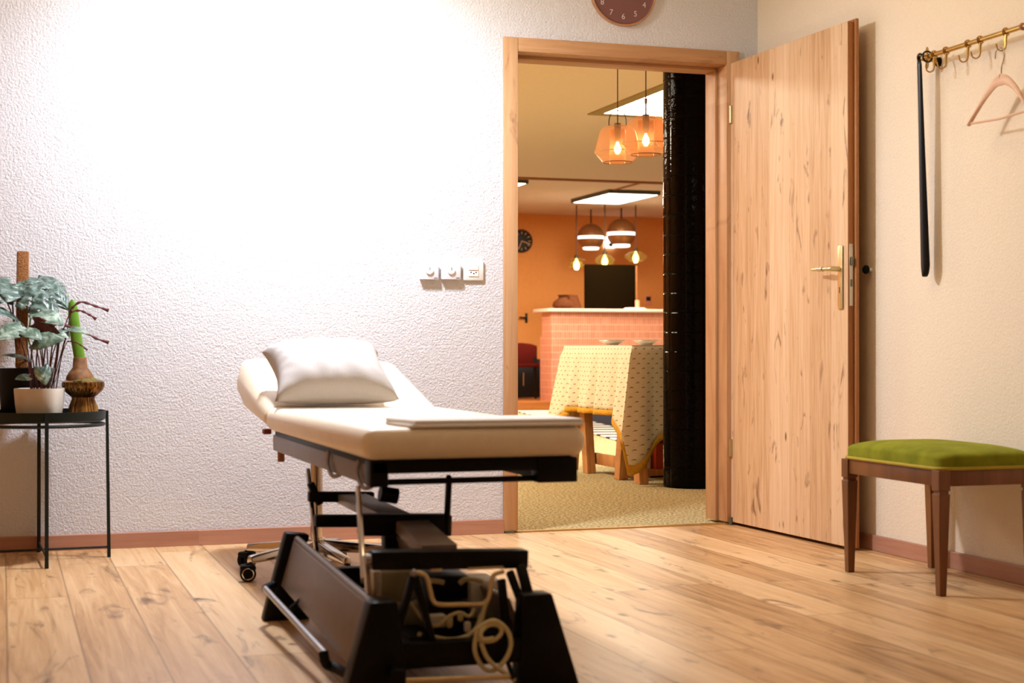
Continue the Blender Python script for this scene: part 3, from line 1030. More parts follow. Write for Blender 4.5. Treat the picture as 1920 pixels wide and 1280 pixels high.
def globe(px, py, d, r, label):
    c = atd(px, py, d)
    g = thing('globe_lamp', c, label, 'pendant lamp', 'copper globe pendant lamps over the bar')
    def arc(a0, a1, n, rr):
        return [(rr * math.cos(R(a0 + (a1 - a0) * i / n)), rr * math.sin(R(a0 + (a1 - a0) * i / n))) for i in range(n + 1)]
    obj('upper_shell', MB().lathe([(r * 0.985, r * 0.05)] + arc(4, 88, 12, r) + [(0, r)], c, 40), 'globe_copper', g, solid=0.004)
    obj('light_ring', MB().lathe([(r * 0.985, -r * 0.17), (r * 1.0, -r * 0.06), (r * 0.985, r * 0.045)], c, 40), 'ring_glow', g)
    obj('lower_shell', MB().lathe([(r * 0.98, -r * 0.175)] + arc(-11, -52, 9, r), c, 40), 'globe_copper', g, solid=0.004)
    obj('lower_ring', MB().lathe([(r * math.cos(R(52)) * 0.99, -r * math.sin(R(52.3))), (r * 0.60, -r * 0.93), (r * 0.5, -r * 0.97), (0, -r * 0.96)], c, 40), 'ring_glow', g)
    obj('cord', MB().cyl(c + V((0, 0, r * 0.99)), V((c.x, c.y, FZ - 0.001)), 0.012, None, 8), 'cord_brown', g)
    return g


globe(1108, 444, 21.5, 0.183, 'copper globe lamp with glowing bands over the bar, lower left of two')
globe(1165, 437, 21.3, 0.198, 'copper globe lamp with glowing bands over the bar, higher right of two')


def small_lamp(px, py, d, prof, label):
    c = atd(px, py, d)
    g = thing('small_glass_lamp', c, label, 'pendant lamp', 'small smoked glass lamps over the bar')
    obj('glass_shade', MB().lathe(prof, c, 32), 'glass_smoke', g, solid=0.004)
    bulb(c + V((0, 0, -0.01)), 0.042, g)
    obj('cap', MB().lathe([(0.0, 0.13), (0.012, 0.13), (0.03, 0.10), (0.035, 0.075), (0, 0.075)], c, 20), 'cap_dark', g)
    obj('cord', MB().cyl(c + V((0, 0, 0.13)), V((c.x, c.y, FZ - 0.001)), 0.009, None, 8), 'cord_brown', g)
    return g


small_lamp(1081, 495, 20.9, [(0.035, 0.08), (0.10, 0.065), (0.125, 0.05), (0.08, 0.035), (0.07, 0.0), (0.12, -0.02), (0.10, -0.045), (0.05, -0.05)], 'small smoked glass lamp with bare bright bulb, leftmost over the bar')
small_lamp(1134, 488, 20.7, [(0.035, 0.08), (0.09, 0.06), (0.09, 0.045), (0.125, 0.02), (0.13, -0.01), (0.10, -0.035), (0.115, -0.07), (0.105, -0.09), (0.06, -0.10)], 'small smoked glass lamp hanging in front of the black screen, lowest between the globes')
small_lamp(1192, 482, 20.9, [(0.035, 0.08), (0.09, 0.065), (0.15, 0.02), (0.145, -0.015), (0.09, -0.045), (0.09, -0.06), (0.05, -0.065)], 'small smoked glass lamp at the right, beside the higher globe')

# ------------------------------------------------------------------ treatment room: things on the walls
# clock
CZ, CX, CRAD = 2.306, 0.536, 0.150
ck = thing('wall_clock', (CX, 0, CZ), 'mauve round clock with pale numerals on the wall above the door', 'clock')
axc = Matrix.Rotation(R(90), 3, 'X')
obj('face', MB().lathe([(0, 0.012), (0.10, 0.013), (CRAD - 0.012, 0.015), (CRAD - 0.004, 0.022)], (CX, 0, CZ), 72, axis=axc), 'clock_mauve', ck)
obj('rim', MB().lathe([(CRAD - 0.02, 0.0005), (CRAD, 0.0005), (CRAD + 0.001, 0.022), (CRAD - 0.003, 0.0245), (CRAD - 0.006, 0.0215)], (CX, 0, CZ), 72, axis=axc), 'clock_rim', ck)


def text_mesh(txt, size, depth):
    cu = bpy.data.curves.new('txt', 'FONT')
    cu.body = txt
    cu.size = size
    cu.extrude = depth
    cu.align_x = 'CENTER'
    cu.align_y = 'CENTER'
    to = bpy.data.objects.new('txt', cu)
    C.objects.link(to)
    bpy.context.view_layer.update()
    me = bpy.data.meshes.new_from_object(to.evaluated_get(bpy.context.evaluated_depsgraph_get()))
    bpy.data.objects.remove(to)
    bpy.data.curves.remove(cu)
    b = MB()
    b.bm.from_mesh(me)
    bpy.data.meshes.remove(me)
    return b


for k in range(1, 13):
    a = 2 * math.pi * k / 12
    b = text_mesh(str(k), 0.034, 0.0006)
    b.xf(Matrix.Translation((CX + 0.112 * math.sin(a), -0.0165, CZ + 0.112 * math.cos(a))) @ Matrix.Rotation(R(90), 4, 'X'))
    obj('numeral', b, 'numeral_pale', ck)
for nm, a, l, wd_ in (('hour_hand', 305, 0.065, 0.004), ('minute_hand', 60, 0.095, 0.003)):
    a = R(a)
    dd_ = V((math.sin(a), 0, math.cos(a)))
    sd = V((math.cos(a), 0, -math.sin(a)))
    c0 = V((CX, -0.019, CZ))
    obj(nm, MB().extr([c0 - dd_ * 0.015 - sd * wd_, c0 - dd_ * 0.015 + sd * wd_, c0 + dd_ * l + sd * wd_ * 0.6, c0 + dd_ * l - sd * wd_ * 0.6], (0, -0.0015, 0)), 'hand_brown', ck)


# wall controls
def dial_box(px0, px1, label):
    p0, p1 = aty(px0, 489, -0.025), aty(px1, 524, -0.025)
    x0, x1, z0, z1 = p0.x, p1.x, p1.z, p0.z
    g = thing('wall_thermostat', ((x0 + x1) / 2, 0, (z0 + z1) / 2), label, 'thermostat', 'thermostats on the white wall')
    obj('housing', MB().hexa([V((x0 + 0.004, 0, z0 + 0.002)), V((x1 - 0.004, 0, z0 + 0.002)), V((x1 - 0.004, 0, z1 - 0.002)), V((x0 + 0.004, 0, z1 - 0.002))],
                             [V((x0, -0.025, z0)), V((x1, -0.025, z0)), V((x1, -0.025, z1)), V((x0, -0.025, z1))], 0.002), 'plastic_white', g)
    c0 = V(((x0 + x1) / 2, -0.0252, (z0 + z1) / 2 - 0.001))
    k = obj('dial', MB().lathe([(0.017, 0.0), (0.016, 0.006), (0.013, 0.007), (0, 0.0065)], c0, 28, axis=axc), 'plastic_white', g)
    obj('pointer', MB().box(c0 + V((-0.0012, -0.0085, 0.003)), c0 + V((0.0012, -0.0068, 0.014))), 'print_grey', k)
    obj('maker_print', MB().box((x1 - 0.02, -0.0258, z0 + 0.004), (x1 - 0.005, -0.0251, z0 + 0.0085)), 'print_grey', g)
    for q in range(2):
        obj('scale_print', MB().box((x0 + 0.006, -0.0256, z1 - 0.008 - 0.006 * q), (x0 + 0.016, -0.0251, z1 - 0.0065 - 0.006 * q)), 'plastic_warm', g)
    return g


dial_box(787.5, 822.5, 'white square room thermostat with round dial, left of two on the wall')
dial_box(827.5, 864, 'white square room thermostat with round dial, next to the power socket')
p0, p1 = aty(869, 487, -0.012), aty(907, 526, -0.012)
g = thing('power_socket', ((p0.x + p1.x) / 2, 0, (p0.z + p1.z) / 2), 'white wall socket with three round holes, beside the door frame', 'socket')
obj('plate', MB().box((p0.x, -0.012, p1.z), (p1.x, 0, p0.z), 0.004), 'plastic_warm', g)
cx_, cz_ = (p0.x + p1.x) / 2 - 0.001, (p0.z + p1.z) / 2
obj('insert', MB().box((cx_ - 0.022, -0.0145, cz_ - 0.026), (cx_ + 0.022, -0.0122, cz_ + 0.024), 0.001, 1), 'plastic_warm', g)
obj('recess', MB().box((cx_ - 0.020, -0.0155, cz_ - 0.001), (cx_ + 0.020, -0.0147, cz_ + 0.0012)), 'knob_brown', g)
for hx, hz in ((-0.011, -0.009), (0.011, -0.009), (0.001, -0.0135)):
    obj('pin_hole', MB().cyl(V((cx_ + hx, -0.0147, cz_ + hz)), V((cx_ + hx, -0.0152, cz_ + hz)), 0.0028, None, 12), 'hole_black', g)

# coat rail
RX, RZ = 1.122, 1.806
cr = thing('coat_rail', (XR, -1.7, RZ), 'brass coat rail with hooks on the cream right wall', 'coat rail')
obj('rod', MB().cyl((RX, -1.40, RZ), (RX, -2.28, RZ), 0.0085), 'brass', cr)
for yb in (-1.402, -1.965):
    br = obj('bracket', MB().cyl((XR, yb, RZ - 0.012), (RX, yb, RZ), 0.0075).ball((RX, yb, RZ), 0.0125), 'brass' if yb > -1.5 else 'knob_brown', cr)
    obj('wall_rosette', MB().lathe([(0, 0), (0.018, 0), (0.0165, 0.007), (0, 0.010)], (XR, yb, RZ - 0.012), 20, axis=Matrix.Rotation(R(-90), 3, 'Y')), 'rubber_black', br)
    for sg in (-1, 1):
        obj('flange_leaf', MB().extr([V((RX + 0.010, yb + a, RZ + sg * b)) for a, b in ((-0.004, 0.008), (0.004, 0.008), (0.009, 0.022), (0.007, 0.034), (0, 0.040), (-0.007, 0.034), (-0.009, 0.022))], (0.004, 0, 0), 0.001, 1), 'brass', br)
obj('end_knob', MB().ball((RX, -1.3985, RZ), 0.0118), 'knob_brown', cr)


def hook(px):
    yh = atx(px, 90, RX).y
    k = MB()
    k.tube([V((RX + 0.0125 * math.cos(2 * math.pi * i / 18), yh, RZ + 0.0125 * math.sin(2 * math.pi * i / 18))) for i in range(18)], 0.0028, 6, True)
    k.tube([V((RX - 0.002, yh - 0.004, RZ - 0.012)), V((RX - 0.006, yh - 0.007, RZ - 0.03)), V((RX - 0.010, yh - 0.012, RZ - 0.050)), V((RX - 0.014, yh - 0.011, RZ - 0.060)),
            V((RX - 0.022, yh - 0.004, RZ - 0.064)), V((RX - 0.029, yh + 0.004, RZ - 0.056)), V((RX - 0.031, yh + 0.008, RZ - 0.040))],
           lambda u: 0.0055 - 0.003 * min(1, u * 1.8), 8, smooth=5)
    obj('hook', k, 'brass', cr)
    return yh


for px in (1752, 1774, 1815, 1838, 1886):
    yh = hook(px)

# coat hanger
hx = RX - 0.022
hy, hz = yh - 0.004, RZ - 0.063
hg = thing('coat_hanger', (hx, hy, hz), 'pale wooden coat hanger on the brass rail', 'hanger')
wire = [V((hx, hy + 0.03, hz - 0.022)), V((hx, hy + 0.027, hz - 0.002)), V((hx, hy + 0.012, hz + 0.008)), V((hx, hy - 0.008, hz + 0.006)), V((hx, hy - 0.02, hz - 0.012)),
        V((hx, hy - 0.014, hz - 0.034)), V((hx, hy - 0.004, hz - 0.055)), V((hx, hy - 0.002, hz - 0.088))]
obj('wire_hook', MB().tube(wire, 0.0019, 8, smooth=6), 'chrome', hg)


def arm(sg):
    path = [V((hx, hy, hz - 0.095)), V((hx, hy + sg * 0.03, hz - 0.102)), V((hx, hy + sg * 0.07, hz - 0.128)), V((hx - 0.004, hy + sg * 0.11, hz - 0.165)), V((hx - 0.010, hy + sg * 0.165, hz - 0.222))]
    pts = catmull(path, 6)
    b = MB()
    rows_ = []
    n = len(pts)
    for i, q in enumerate(pts):
        u = i / (n - 1)
        hgt = 0.015 * (1 - u) ** 1.5 + 0.006
        wdt = 0.0075
        d = (pts[min(i + 1, n - 1)] - pts[max(i - 1, 0)]).normalized()
        up = V((1, 0, 0)).cross(d) * (1 if sg > 0 else -1)
        if up.z < 0:
            up = -up
        rows_.append([q + V((wdt * math.cos(2 * math.pi * k / 10), 0, 0)) + up * hgt * math.sin(2 * math.pi * k / 10) for k in range(10)])
    b.grid(rows_, True)
    b.bm.faces.new(list(reversed([v for v in b.bm.verts][:10])))
    b.bm.faces.new([v for v in b.bm.verts][-10:])
    return b


bd = arm(1)
bd.merge(arm(-1).bm)
obj('shoulders', bd, 'hanger_wood', hg)
obj('trouser_bar', MB().tube([V((hx - 0.008, hy + 0.156, hz - 0.217)), V((hx - 0.004, hy, hz - 0.222)), V((hx - 0.008, hy - 0.156, hz - 0.217))], 0.0045, 8), 'hanger_wood', hg)

# shoehorn
sx_, sy_, st_, sb_ = RX - 0.005, -1.372, RZ + 0.010, 1.030
horn_rows = []
for i in range(41):
    u = 1 - (1 - i / 40) ** 1.7
    hw = 0.0125 + 0.014 * u ** 1.2
    if u > 0.94:
        hw *= math.sqrt(max(0.01, 1 - ((u - 0.94) / 0.0605) ** 2))
    if u < 0.03:
        hw *= 0.6 + 0.4 * u / 0.03
    cz0 = st_ + (sb_ - st_) * u
    row = []
    for k in range(9):
        a = -1 + 2 * k / 8
        row.append(V((sx_ + 0.010 * a * a * (0.5 + u) + 0.012 * u, sy_ - 0.008 * u - a * hw * 0.96, cz0)))
    horn_rows.append(row)
sho = obj('shoehorn', MB().grid(horn_rows), 'horn_black', None, (sx_, sy_, st_), solid=0.005, sharp=70)
tag(sho, 'long black shoehorn hanging from the end of the brass rail', 'shoehorn')
lp_ = MB().tube([V((RX + 0.019 * math.cos(2 * math.pi * q / 20), -1.4225, RZ + 0.019 * math.sin(2 * math.pi * q / 20))) for q in range(20)], 0.0035, 8, True)
lp_.tube([V((RX - 0.019, -1.4225, RZ + 0.004)), V((RX - 0.021, -1.405, RZ + 0.011)), V((sx_ - 0.006, sy_ - 0.008, st_ - 0.002)), V((sx_, sy_, st_ - 0.012))], 0.0045, 8, smooth=4)
obj('hanging_loop', lp_, 'horn_black', sho)

# ------------------------------------------------------------------ green stool
gx0, gx1, gy0, gy1 = 0.772, 1.140, -2.020, -1.432
gs = thing('upholstered_stool', ((gx0 + gx1) / 2, (gy0 + gy1) / 2, 0), 'low wooden stool with green velvet seat beside the right wall', 'stool')
ZA0, ZA1 = 0.342, 0.392
ap = MB()
tk = 0.022
ap.box((gx0 + 0.004, gy0 + 0.03, ZA0), (gx0 + tk, gy1 - 0.03, ZA1), 0.002).box((gx1 - tk, gy0 + 0.03, ZA0), (gx1 - 0.004, gy1 - 0.03, ZA1), 0.002)
ap.box((gx0 + 0.03, gy0 + 0.004, ZA0), (gx1 - 0.03, gy0 + tk, ZA1), 0.002).box((gx0 + 0.03, gy1 - tk, ZA0), (gx1 - 0.03, gy1 - 0.004, ZA1), 0.002)
obj('apron', ap, 'stool_walnut', gs)
for cx0, sx in ((gx0, 1), (gx1, -1)):
    for cy0, sy in ((gy0, 1), (gy1, -1)):
        def sq(w0, z, off=0.0):
            c = V((cx0 + sx * 0.019, cy0 + sy * 0.019, z))
            return [c + V((-w0, -w0, 0)), c + V((w0, -w0, 0)), c + V((w0, w0, 0)), c + V((-w0, w0, 0))]
        lg = MB().hexa(sq(0.021, 0.328), sq(0.021, ZA1), 0.0015, 1)
        lg.hexa(sq(0.0165, 0.318), sq(0.0165, 0.328))
        lg.hexa(sq(0.012, 0.0), sq(0.0205, 0.318), 0.0015, 1)
        obj('leg', lg, 'stool_walnut', gs)
# cushion
rows_ = []
nu, nv_ = 26, 30


def superq(a, e):
    c, s_ = math.cos(a), math.sin(a)
    return (abs(c) ** e) * (1 if c >= 0 else -1), (abs(s_) ** e) * (1 if s_ >= 0 else -1)


mx, my = (gx0 + gx1) / 2, (gy0 + gy1) / 2
hxw, hyw = (gx1 - gx0) / 2 - 0.002, (gy1 - gy0) / 2 - 0.002
for i in range(nu):
    u = i / (nu - 1)
    if u < 0.25:
        w0, z = 1 + 0.012 * math.sin(u / 0.25 * math.pi), ZA1 + 0.008 + 0.028 * u / 0.25
        w0 = 1.0
    else:
        v_ = (u - 0.25) / 0.75
        w0 = math.cos(v_ * math.pi / 2) ** 0.85
        z = ZA1 + 0.036 + 0.038 * math.sin(v_ * math.pi / 2) ** 0.8
    ring_ = []
    for k in range(64):
        cx0, cy0 = superq(2 * math.pi * k / 64, 0.16 + 0.5 * (u > 0.25) * ((u - 0.25) / 0.75))
        ring_.append(V((mx + hxw * w0 * cx0, my + hyw * w0 * cy0, z)))
    rows_.append(ring_)
obj('seat_cushion', MB().grid(rows_, True), 'velvet_green', gs, sharp=70)
pr = []
for k in range(64):
    cx0, cy0 = superq(2 * math.pi * k / 64, 0.14)
    pr.append(V((mx + (hxw + 0.001) * cx0, my + (hyw + 0.001) * cy0, ZA1 + 0.005)))
obj('piping', MB().tube(pr, 0.0055, 8, True), 'piping_olive', gs)

# ------------------------------------------------------------------ plant stand and plants
TC = V((-1.852, -0.264, 0))
TR = 0.222
TTZ = 0.545
ps = thing('plant_stand', TC, 'dark green metal tray table with thin legs by the white wall', 'side table')
obj('tray', MB().lathe([(0, TTZ - 0.038), (TR - 0.012, TTZ - 0.038), (TR, TTZ - 0.03), (TR + 0.002, TTZ), (TR - 0.002, TTZ), (TR - 0.005, TTZ - 0.028), (TR - 0.014, TTZ - 0.034), (0, TTZ - 0.034)], TC, 64), 'stand_green', ps)
obj('tray_ring', MB().tube([TC + V(((TR - 0.006) * math.cos(2 * math.pi * k / 64), (TR - 0.006) * math.sin(2 * math.pi * k / 64), TTZ - 0.050)) for k in range(64)], 0.006, 8, True), 'stand_green', ps)
feet = []
base_ang = R(-88)
for k in range(4):
    a = base_ang + k * math.pi / 2
    d = V((math.cos(a), math.sin(a), 0))
    s_ = V((-d.y, d.x, 0))
    t0 = TC + d * (TR + 0.003) + V((0, 0, TTZ - 0.002))
    b0 = TC + d * (TR + 0.014)
    b0.z = 0
    feet.append((t0, b0))
    obj('leg', MB().hexa([b0 - s_ * 0.0065 - d * 0.006, b0 + s_ * 0.0065 - d * 0.006, b0 + s_ * 0.0065 + d * 0.006, b0 - s_ * 0.0065 + d * 0.006],
                         [t0 - s_ * 0.0065 - d * 0.002, t0 + s_ * 0.0065 - d * 0.002, t0 + s_ * 0.0065 + d * 0.008, t0 - s_ * 0.0065 + d * 0.008]), 'stand_green', ps)
for k in (0, 1):
    a_, b_ = feet[k], feet[k + 2]
    f_ = lambda q: q[1].lerp(q[0], 0.07)
    obj('cross_bar', MB().tube([f_(a_), f_(b_)], 0.004, 8), 'stand_green', ps)
TS = TTZ - 0.034


def leaf_mb(base, tip, width, up, shape='oval', cup=0.15, droop=0.15, n=14, m=8, scal=0.0, roll=0.0):
    """leaf surface from base to tip, up = rough normal"""
    base, tip, up = V(base), V(tip), V(up)
    ax = tip - base
    L = ax.length
    ax.normalize()
    side = ax.cross(up).normalized()
    nor = side.cross(ax).normalized()
    if roll:
        q = Matrix.Rotation(roll, 3, ax)
        side, nor = q @ side, q @ nor
    rows_ = []
    for i in range(n + 1):
        u = i / n
        if shape == 'heart':
            wv_ = math.sin(math.pi * (0.10 + 0.90 * u) ** 0.75) ** 0.8 if u < 1 else 0.0
        else:
            wv_ = math.sin(math.pi * min(1, u * 0.97 + 0.03)) ** 0.75
        wv_ = max(wv_, 0.02)
        sc_ = 1 + scal * math.sin(u * 40)
        c = base + ax * (L * u) + nor * (L * (droop * (math.sin(u * math.pi * 0.9)) - 0.0))
        row = []
        for k in range(-m, m + 1):
            a = k / m
            off = a * width * wv_ * (sc_ if abs(k) == m else 1)
            fold = cup * width * (a * a) * wv_
            back = L * 0.16 * abs(a) ** 1.5 * (1 - u) if shape == 'heart' else 0
            rip = 0.03 * width * math.sin(abs(a) * 9 + u * 22)
            row.append(c + side * off + nor * (fold + rip) - ax * back)
        rows_.append(row)
    return MB().grid(rows_)


def monstera(base, tip, width, up, slits, cup=-0.25, droop=0.12, roll=0.0):
    """broad split leaf: lobes cut between the veins, a few holes"""
    n, m = 36, 14
    b = leaf_mb(base, tip, width, up, 'heart', cup, droop, n, m, 0, roll)
    vs = list(b.bm.verts)
    kill = []
    W = 2 * m + 1
    for f in b.bm.faces:
        ids = [vs.index(v) for v in f.verts] if False else None
    b.bm.verts.index_update()
    for f in b.bm.faces:
        ids = [v.index for v in f.verts]
        i = min(q // W for q in ids)
        k = sum(q % W for q in ids) / 4 - m
        a = abs(k) / m
        for (u0, a0, a1, wd) in slits:
            uu = i / n - a * 0.16
            sgn = 1 if wd > 0 else -1
            if abs(uu - u0) < abs(wd) and a0 < a < a1 and (k * sgn > 0):
                kill.append(f)
                break
    bmesh.ops.delete(b.bm, geom=list(set(kill)), context='FACES')
    return b


def petiole(root, pts, r=0.0022, mat='stem_red', name='stem'):
    return obj(name, MB().tube(pts, r, 7, smooth=5), mat, root)


def PW(px, py, y):
    return aty(px, py, y)


# black pot with coir pole and broad leaves
yb = -0.157
bp = PW(47, 775, yb)
bp.z = TS
cpl = thing('potted_climber', bp, 'broad-leaved plant in a black pot with tall brown coir pole', 'plant')
obj('pot', MB().lathe([(0, 0.0005), (0.080, 0.0005), (0.083, 0.004), (0.098, 0.182), (0.099, 0.188), (0.094, 0.188), (0.09, 0.16), (0, 0.16)], bp, 44), 'pot_black', cpl)
obj('soil', MB().lathe([(0, 0.168), (0.05, 0.166), (0.0905, 0.1605)], bp, 28), 'soil', cpl)
pt, pb = PW(43, 471, yb), PW(40, 690, yb)
pd = (pt - pb).normalized()
obj('coir_pole', MB().box((-0.0215, -0.02, 0), (0.0215, 0.02, (pt - pb).length), 0.006, 2, Matrix.Translation(pb) @ V((0, 0, 1)).rotation_difference(pd).to_matrix().to_4x4()), 'coir_brown', cpl)
sl = [(0.30, 0.45, 1.1, 0.02), (0.47, 0.4, 1.1, 0.018), (0.64, 0.5, 1.1, 0.018), (0.34, 0.45, 1.1, -0.02), (0.55, 0.4, 1.1, -0.02), (0.42, 0.16, 0.34, 0.03), (0.60, 0.14, 0.30, -0.022)]
A1, B1 = PW(18, 545, yb - 0.06), PW(92, 612, yb - 0.17)
obj('leaf', monstera(PW(30, 532, yb - 0.03), PW(108, 608, yb - 0.16), 0.088, (0.05, -0.75, 0.65), sl, -0.3, 0.16), 'monstera_leaf', cpl, solid=0.0016, sharp=80)
obj('leaf', monstera(PW(66, 527, yb + 0.03), PW(126, 585, yb - 0.05), 0.070, (0.15, -0.7, 0.7), sl[:5], -0.3, 0.22), 'monstera_leaf', cpl, solid=0.0016, sharp=80)
obj('leaf', monstera(PW(22, 535, yb - 0.05), PW(-62, 585, yb - 0.12), 0.085, (0, -0.6, 0.8), sl, -0.25, 0.2), 'monstera_leaf', cpl, solid=0.0016, sharp=80)
obj('leaf', leaf_mb(PW(46, 612, yb - 0.10), PW(-40, 585, yb - 0.18), 0.035, (0, -0.5, 0.9), 'oval', 0.1, 0.15), 'monstera_leaf', cpl, solid=0.0016, sharp=80)
for a_, b_, c_ in (((38, 690), (36, 600), (30, 532)), ((46, 690), (58, 590), (66, 527)), ((34, 690), (26, 610), (22, 535))):
    petiole(cpl, [PW(*a_, yb), PW(*b_, yb - 0.03), PW(*c_, yb - 0.02)], 0.0032, 'shoot_green' if a_[0] > 40 else 'stem_red')
petiole(cpl, [PW(52, 690, yb), PW(40, 640, yb - 0.06), PW(8, 555, yb - 0.1), PW(-6, 560, yb - 0.12)], 0.0028)

# white pot with silver begonia
yp = -0.345
wp = PW(74, 776, yp)
wp.z = TS
bg = thing('potted_begonia', wp, 'silver-leaved plant with burgundy flower stems in a white pot', 'plant')
pr_ = []
for (hw, z) in ((0.001, 0.0005), (0.066, 0.0005), (0.070, 0.006), (0.0775, 0.06), (0.0815, 0.112), (0.081, 0.118), (0.0765, 0.118), (0.074, 0.098), (0.001, 0.098)):
    ring_ = []
    for k in range(48):
        cx0, cy0 = superq(2 * math.pi * k / 48 - 0.3, 0.55)
        v_ = Matrix.Rotation(-0.30, 3, 'Z') @ V((hw * cx0, hw * cy0, z))
        ring_.append(wp + v_)
    pr_.append(ring_)
obj('pot', MB().grid(pr_, True), 'pot_white', bg)
obj('soil', MB().lathe([(0, 0.106), (0.04, 0.104), (0.07, 0.0985)], wp, 24), 'soil', bg)


def bleaf(a, b, wd, ya, yb_, up, mat='begonia_leaf', stem_to=None, roll=0.0, cup=-0.2, droop=0.12):
    A_, B_ = PW(*a, ya), PW(*b, yb_)
    obj('leaf', leaf_mb(A_, B_, wd, up, 'heart', cup, droop, 18, 8, 0.05, roll), mat, bg, solid=0.0014, sharp=80)
    rp = PW(stem_to if stem_to else 78, 716, yp)
    mid = (A_ + rp) / 2 + V((0, -0.01, 0.015))
    petiole(bg, [V((rp.x, rp.y, TS + 0.098)), mid, A_], 0.0022)


bleaf((42, 612), (-6, 640), 0.048, yp - 0.05, yp - 0.11, (0, -0.65, 0.75), stem_to=62)
bleaf((84, 606), (112, 592), 0.030, yp - 0.05, yp - 0.02, (0.1, -0.8, 0.5), stem_to=92)
bleaf((72, 586), (118, 612), 0.050, yp - 0.02, yp - 0.08, (0.05, -0.55, 0.85), stem_to=84)
bleaf((64, 640), (122, 638), 0.040, yp - 0.09, yp - 0.12, (0, -0.75, 0.6), stem_to=80)
bleaf((48, 618), (78, 640), 0.034, yp - 0.08, yp - 0.12, (0, -0.6, 0.8), stem_to=70)
bleaf((112, 618), (129, 636), 0.026, yp - 0.02, yp - 0.05, (0.2, -0.6, 0.8), stem_to=100)
bleaf((50, 672), (2, 668), 0.024, yp - 0.06, yp - 0.09, (0, -0.35, 0.95), stem_to=58)
bleaf((78, 688), (86, 722), 0.030, yp - 0.085, yp - 0.105, (0, -0.95, 0.2), stem_to=76)
bleaf((54, 706), (28, 712), 0.020, yp - 0.08, yp - 0.10, (0, -0.6, 0.7), stem_to=60)
bleaf((64, 606), (112, 624), 0.030, yp - 0.07, yp - 0.06, (0.0, -0.9, -0.3), 'begonia_underside', stem_to=86)
bleaf((130, 616), (168, 628), 0.018, yp - 0.03, yp - 0.06, (0.0, -0.6, 0.8), 'begonia_leaf', stem_to=104)
# flower stems
for k, (pts, rr) in enumerate((([(96, 716), (112, 640), (134, 578), (152, 566), (180, 574), (204, 582)], 0.0026),
                               ([(100, 716), (118, 650), (134, 584), (150, 582), (168, 590), (180, 598)], 0.0026),
                               ([(92, 716), (100, 660), (122, 610), (150, 618), (180, 634), (204, 642)], 0.0026),
                               ([(104, 716), (118, 660), (126, 640), (144, 642), (164, 656)], 0.0018))):
    pp_ = [PW(x, y, yp - 0.01 - 0.006 * i) for i, (x, y) in enumerate(pts)]
    petiole(bg, pp_[:3], rr * 0.8)
    fl = MB().tube(pp_[2:], lambda u: rr * (1.5 + 0.6 * math.sin(u * 31) + (1.6 if u > 0.93 else 0)), 8, smooth=6)
    obj('flower_stem', fl, 'flower_burgundy', bg)
for sx0 in (60, 70, 84, 96, 108):
    petiole(bg, [V((PW(sx0 * 0.6 + 30, 716, yp).x, yp, TS + 0.098)), PW(sx0 - 2, 680, yp - 0.02), PW(sx0 + 3, 640, yp - 0.03)], 0.0028)

# bulb in ribbed vase
yv = -0.26
vp = PW(156, 773, yv)
vp.z = TS
bv = thing('bulb_in_vase', vp, 'green bulb shoot in a ribbed brass-coloured vase', 'plant')
vprof = [(0, 0.0005), (0.052, 0.0005), (0.057, 0.004), (0.056, 0.02), (0.049, 0.05), (0.040, 0.074), (0.040, 0.082), (0.052, 0.092), (0.068, 0.108), (0.074, 0.124), (0.073, 0.138), (0.064, 0.144), (0.058, 0.142), (0.05, 0.132), (0, 0.128)]
obj('vase', MB().lathe(vprof, vp, 96, 26, 0.07, (0.004, 0.143)), 'brass_glass', bv)
obj('moss', MB().lathe([(0, 0.158), (0.03, 0.156), (0.052, 0.148), (0.057, 0.1435)], vp, 40, 9, 0.10), 'moss_green', bv)
bl = obj('bulb', MB().lathe([(0.05, 0.145), (0.049, 0.156), (0.038, 0.176), (0.026, 0.19), (0.024, 0.225), (0.022, 0.228), (0, 0.226)], vp + V((-0.012, 0, 0)), 24, 7, 0.08), 'bulb_skin', bv)
obj('bulb_scale', MB().box(vp + V((-0.055, -0.01, 0.146)), vp + V((-0.025, 0.02, 0.166)), 0.006), 'bulb_skin', bv)
sbp, stp = PW(150, 674, yv), PW(136, 561, yv)
sh_rows = []
for i in range(16):
    u = i / 15
    c = sbp.lerp(stp, u) + V((-0.004 * math.sin(u * 3), 0, 0))
    wv_ = (0.0205 if u < 0.55 else 0.0205 - 0.005 * (u - 0.55) / 0.45)
    if u > 0.9:
        wv_ *= math.sqrt(max(0.04, 1 - ((u - 0.9) / 0.101) ** 2))
    sh_rows.append([c + V((wv_ * math.cos(2 * math.pi * k / 16), 0.011 * math.sin(2 * math.pi * k / 16) * wv_ / 0.0235, 0)) for k in range(16)])
sh_ = MB().grid(sh_rows, True)
obj('shoot', sh_, 'shoot_green', bv)

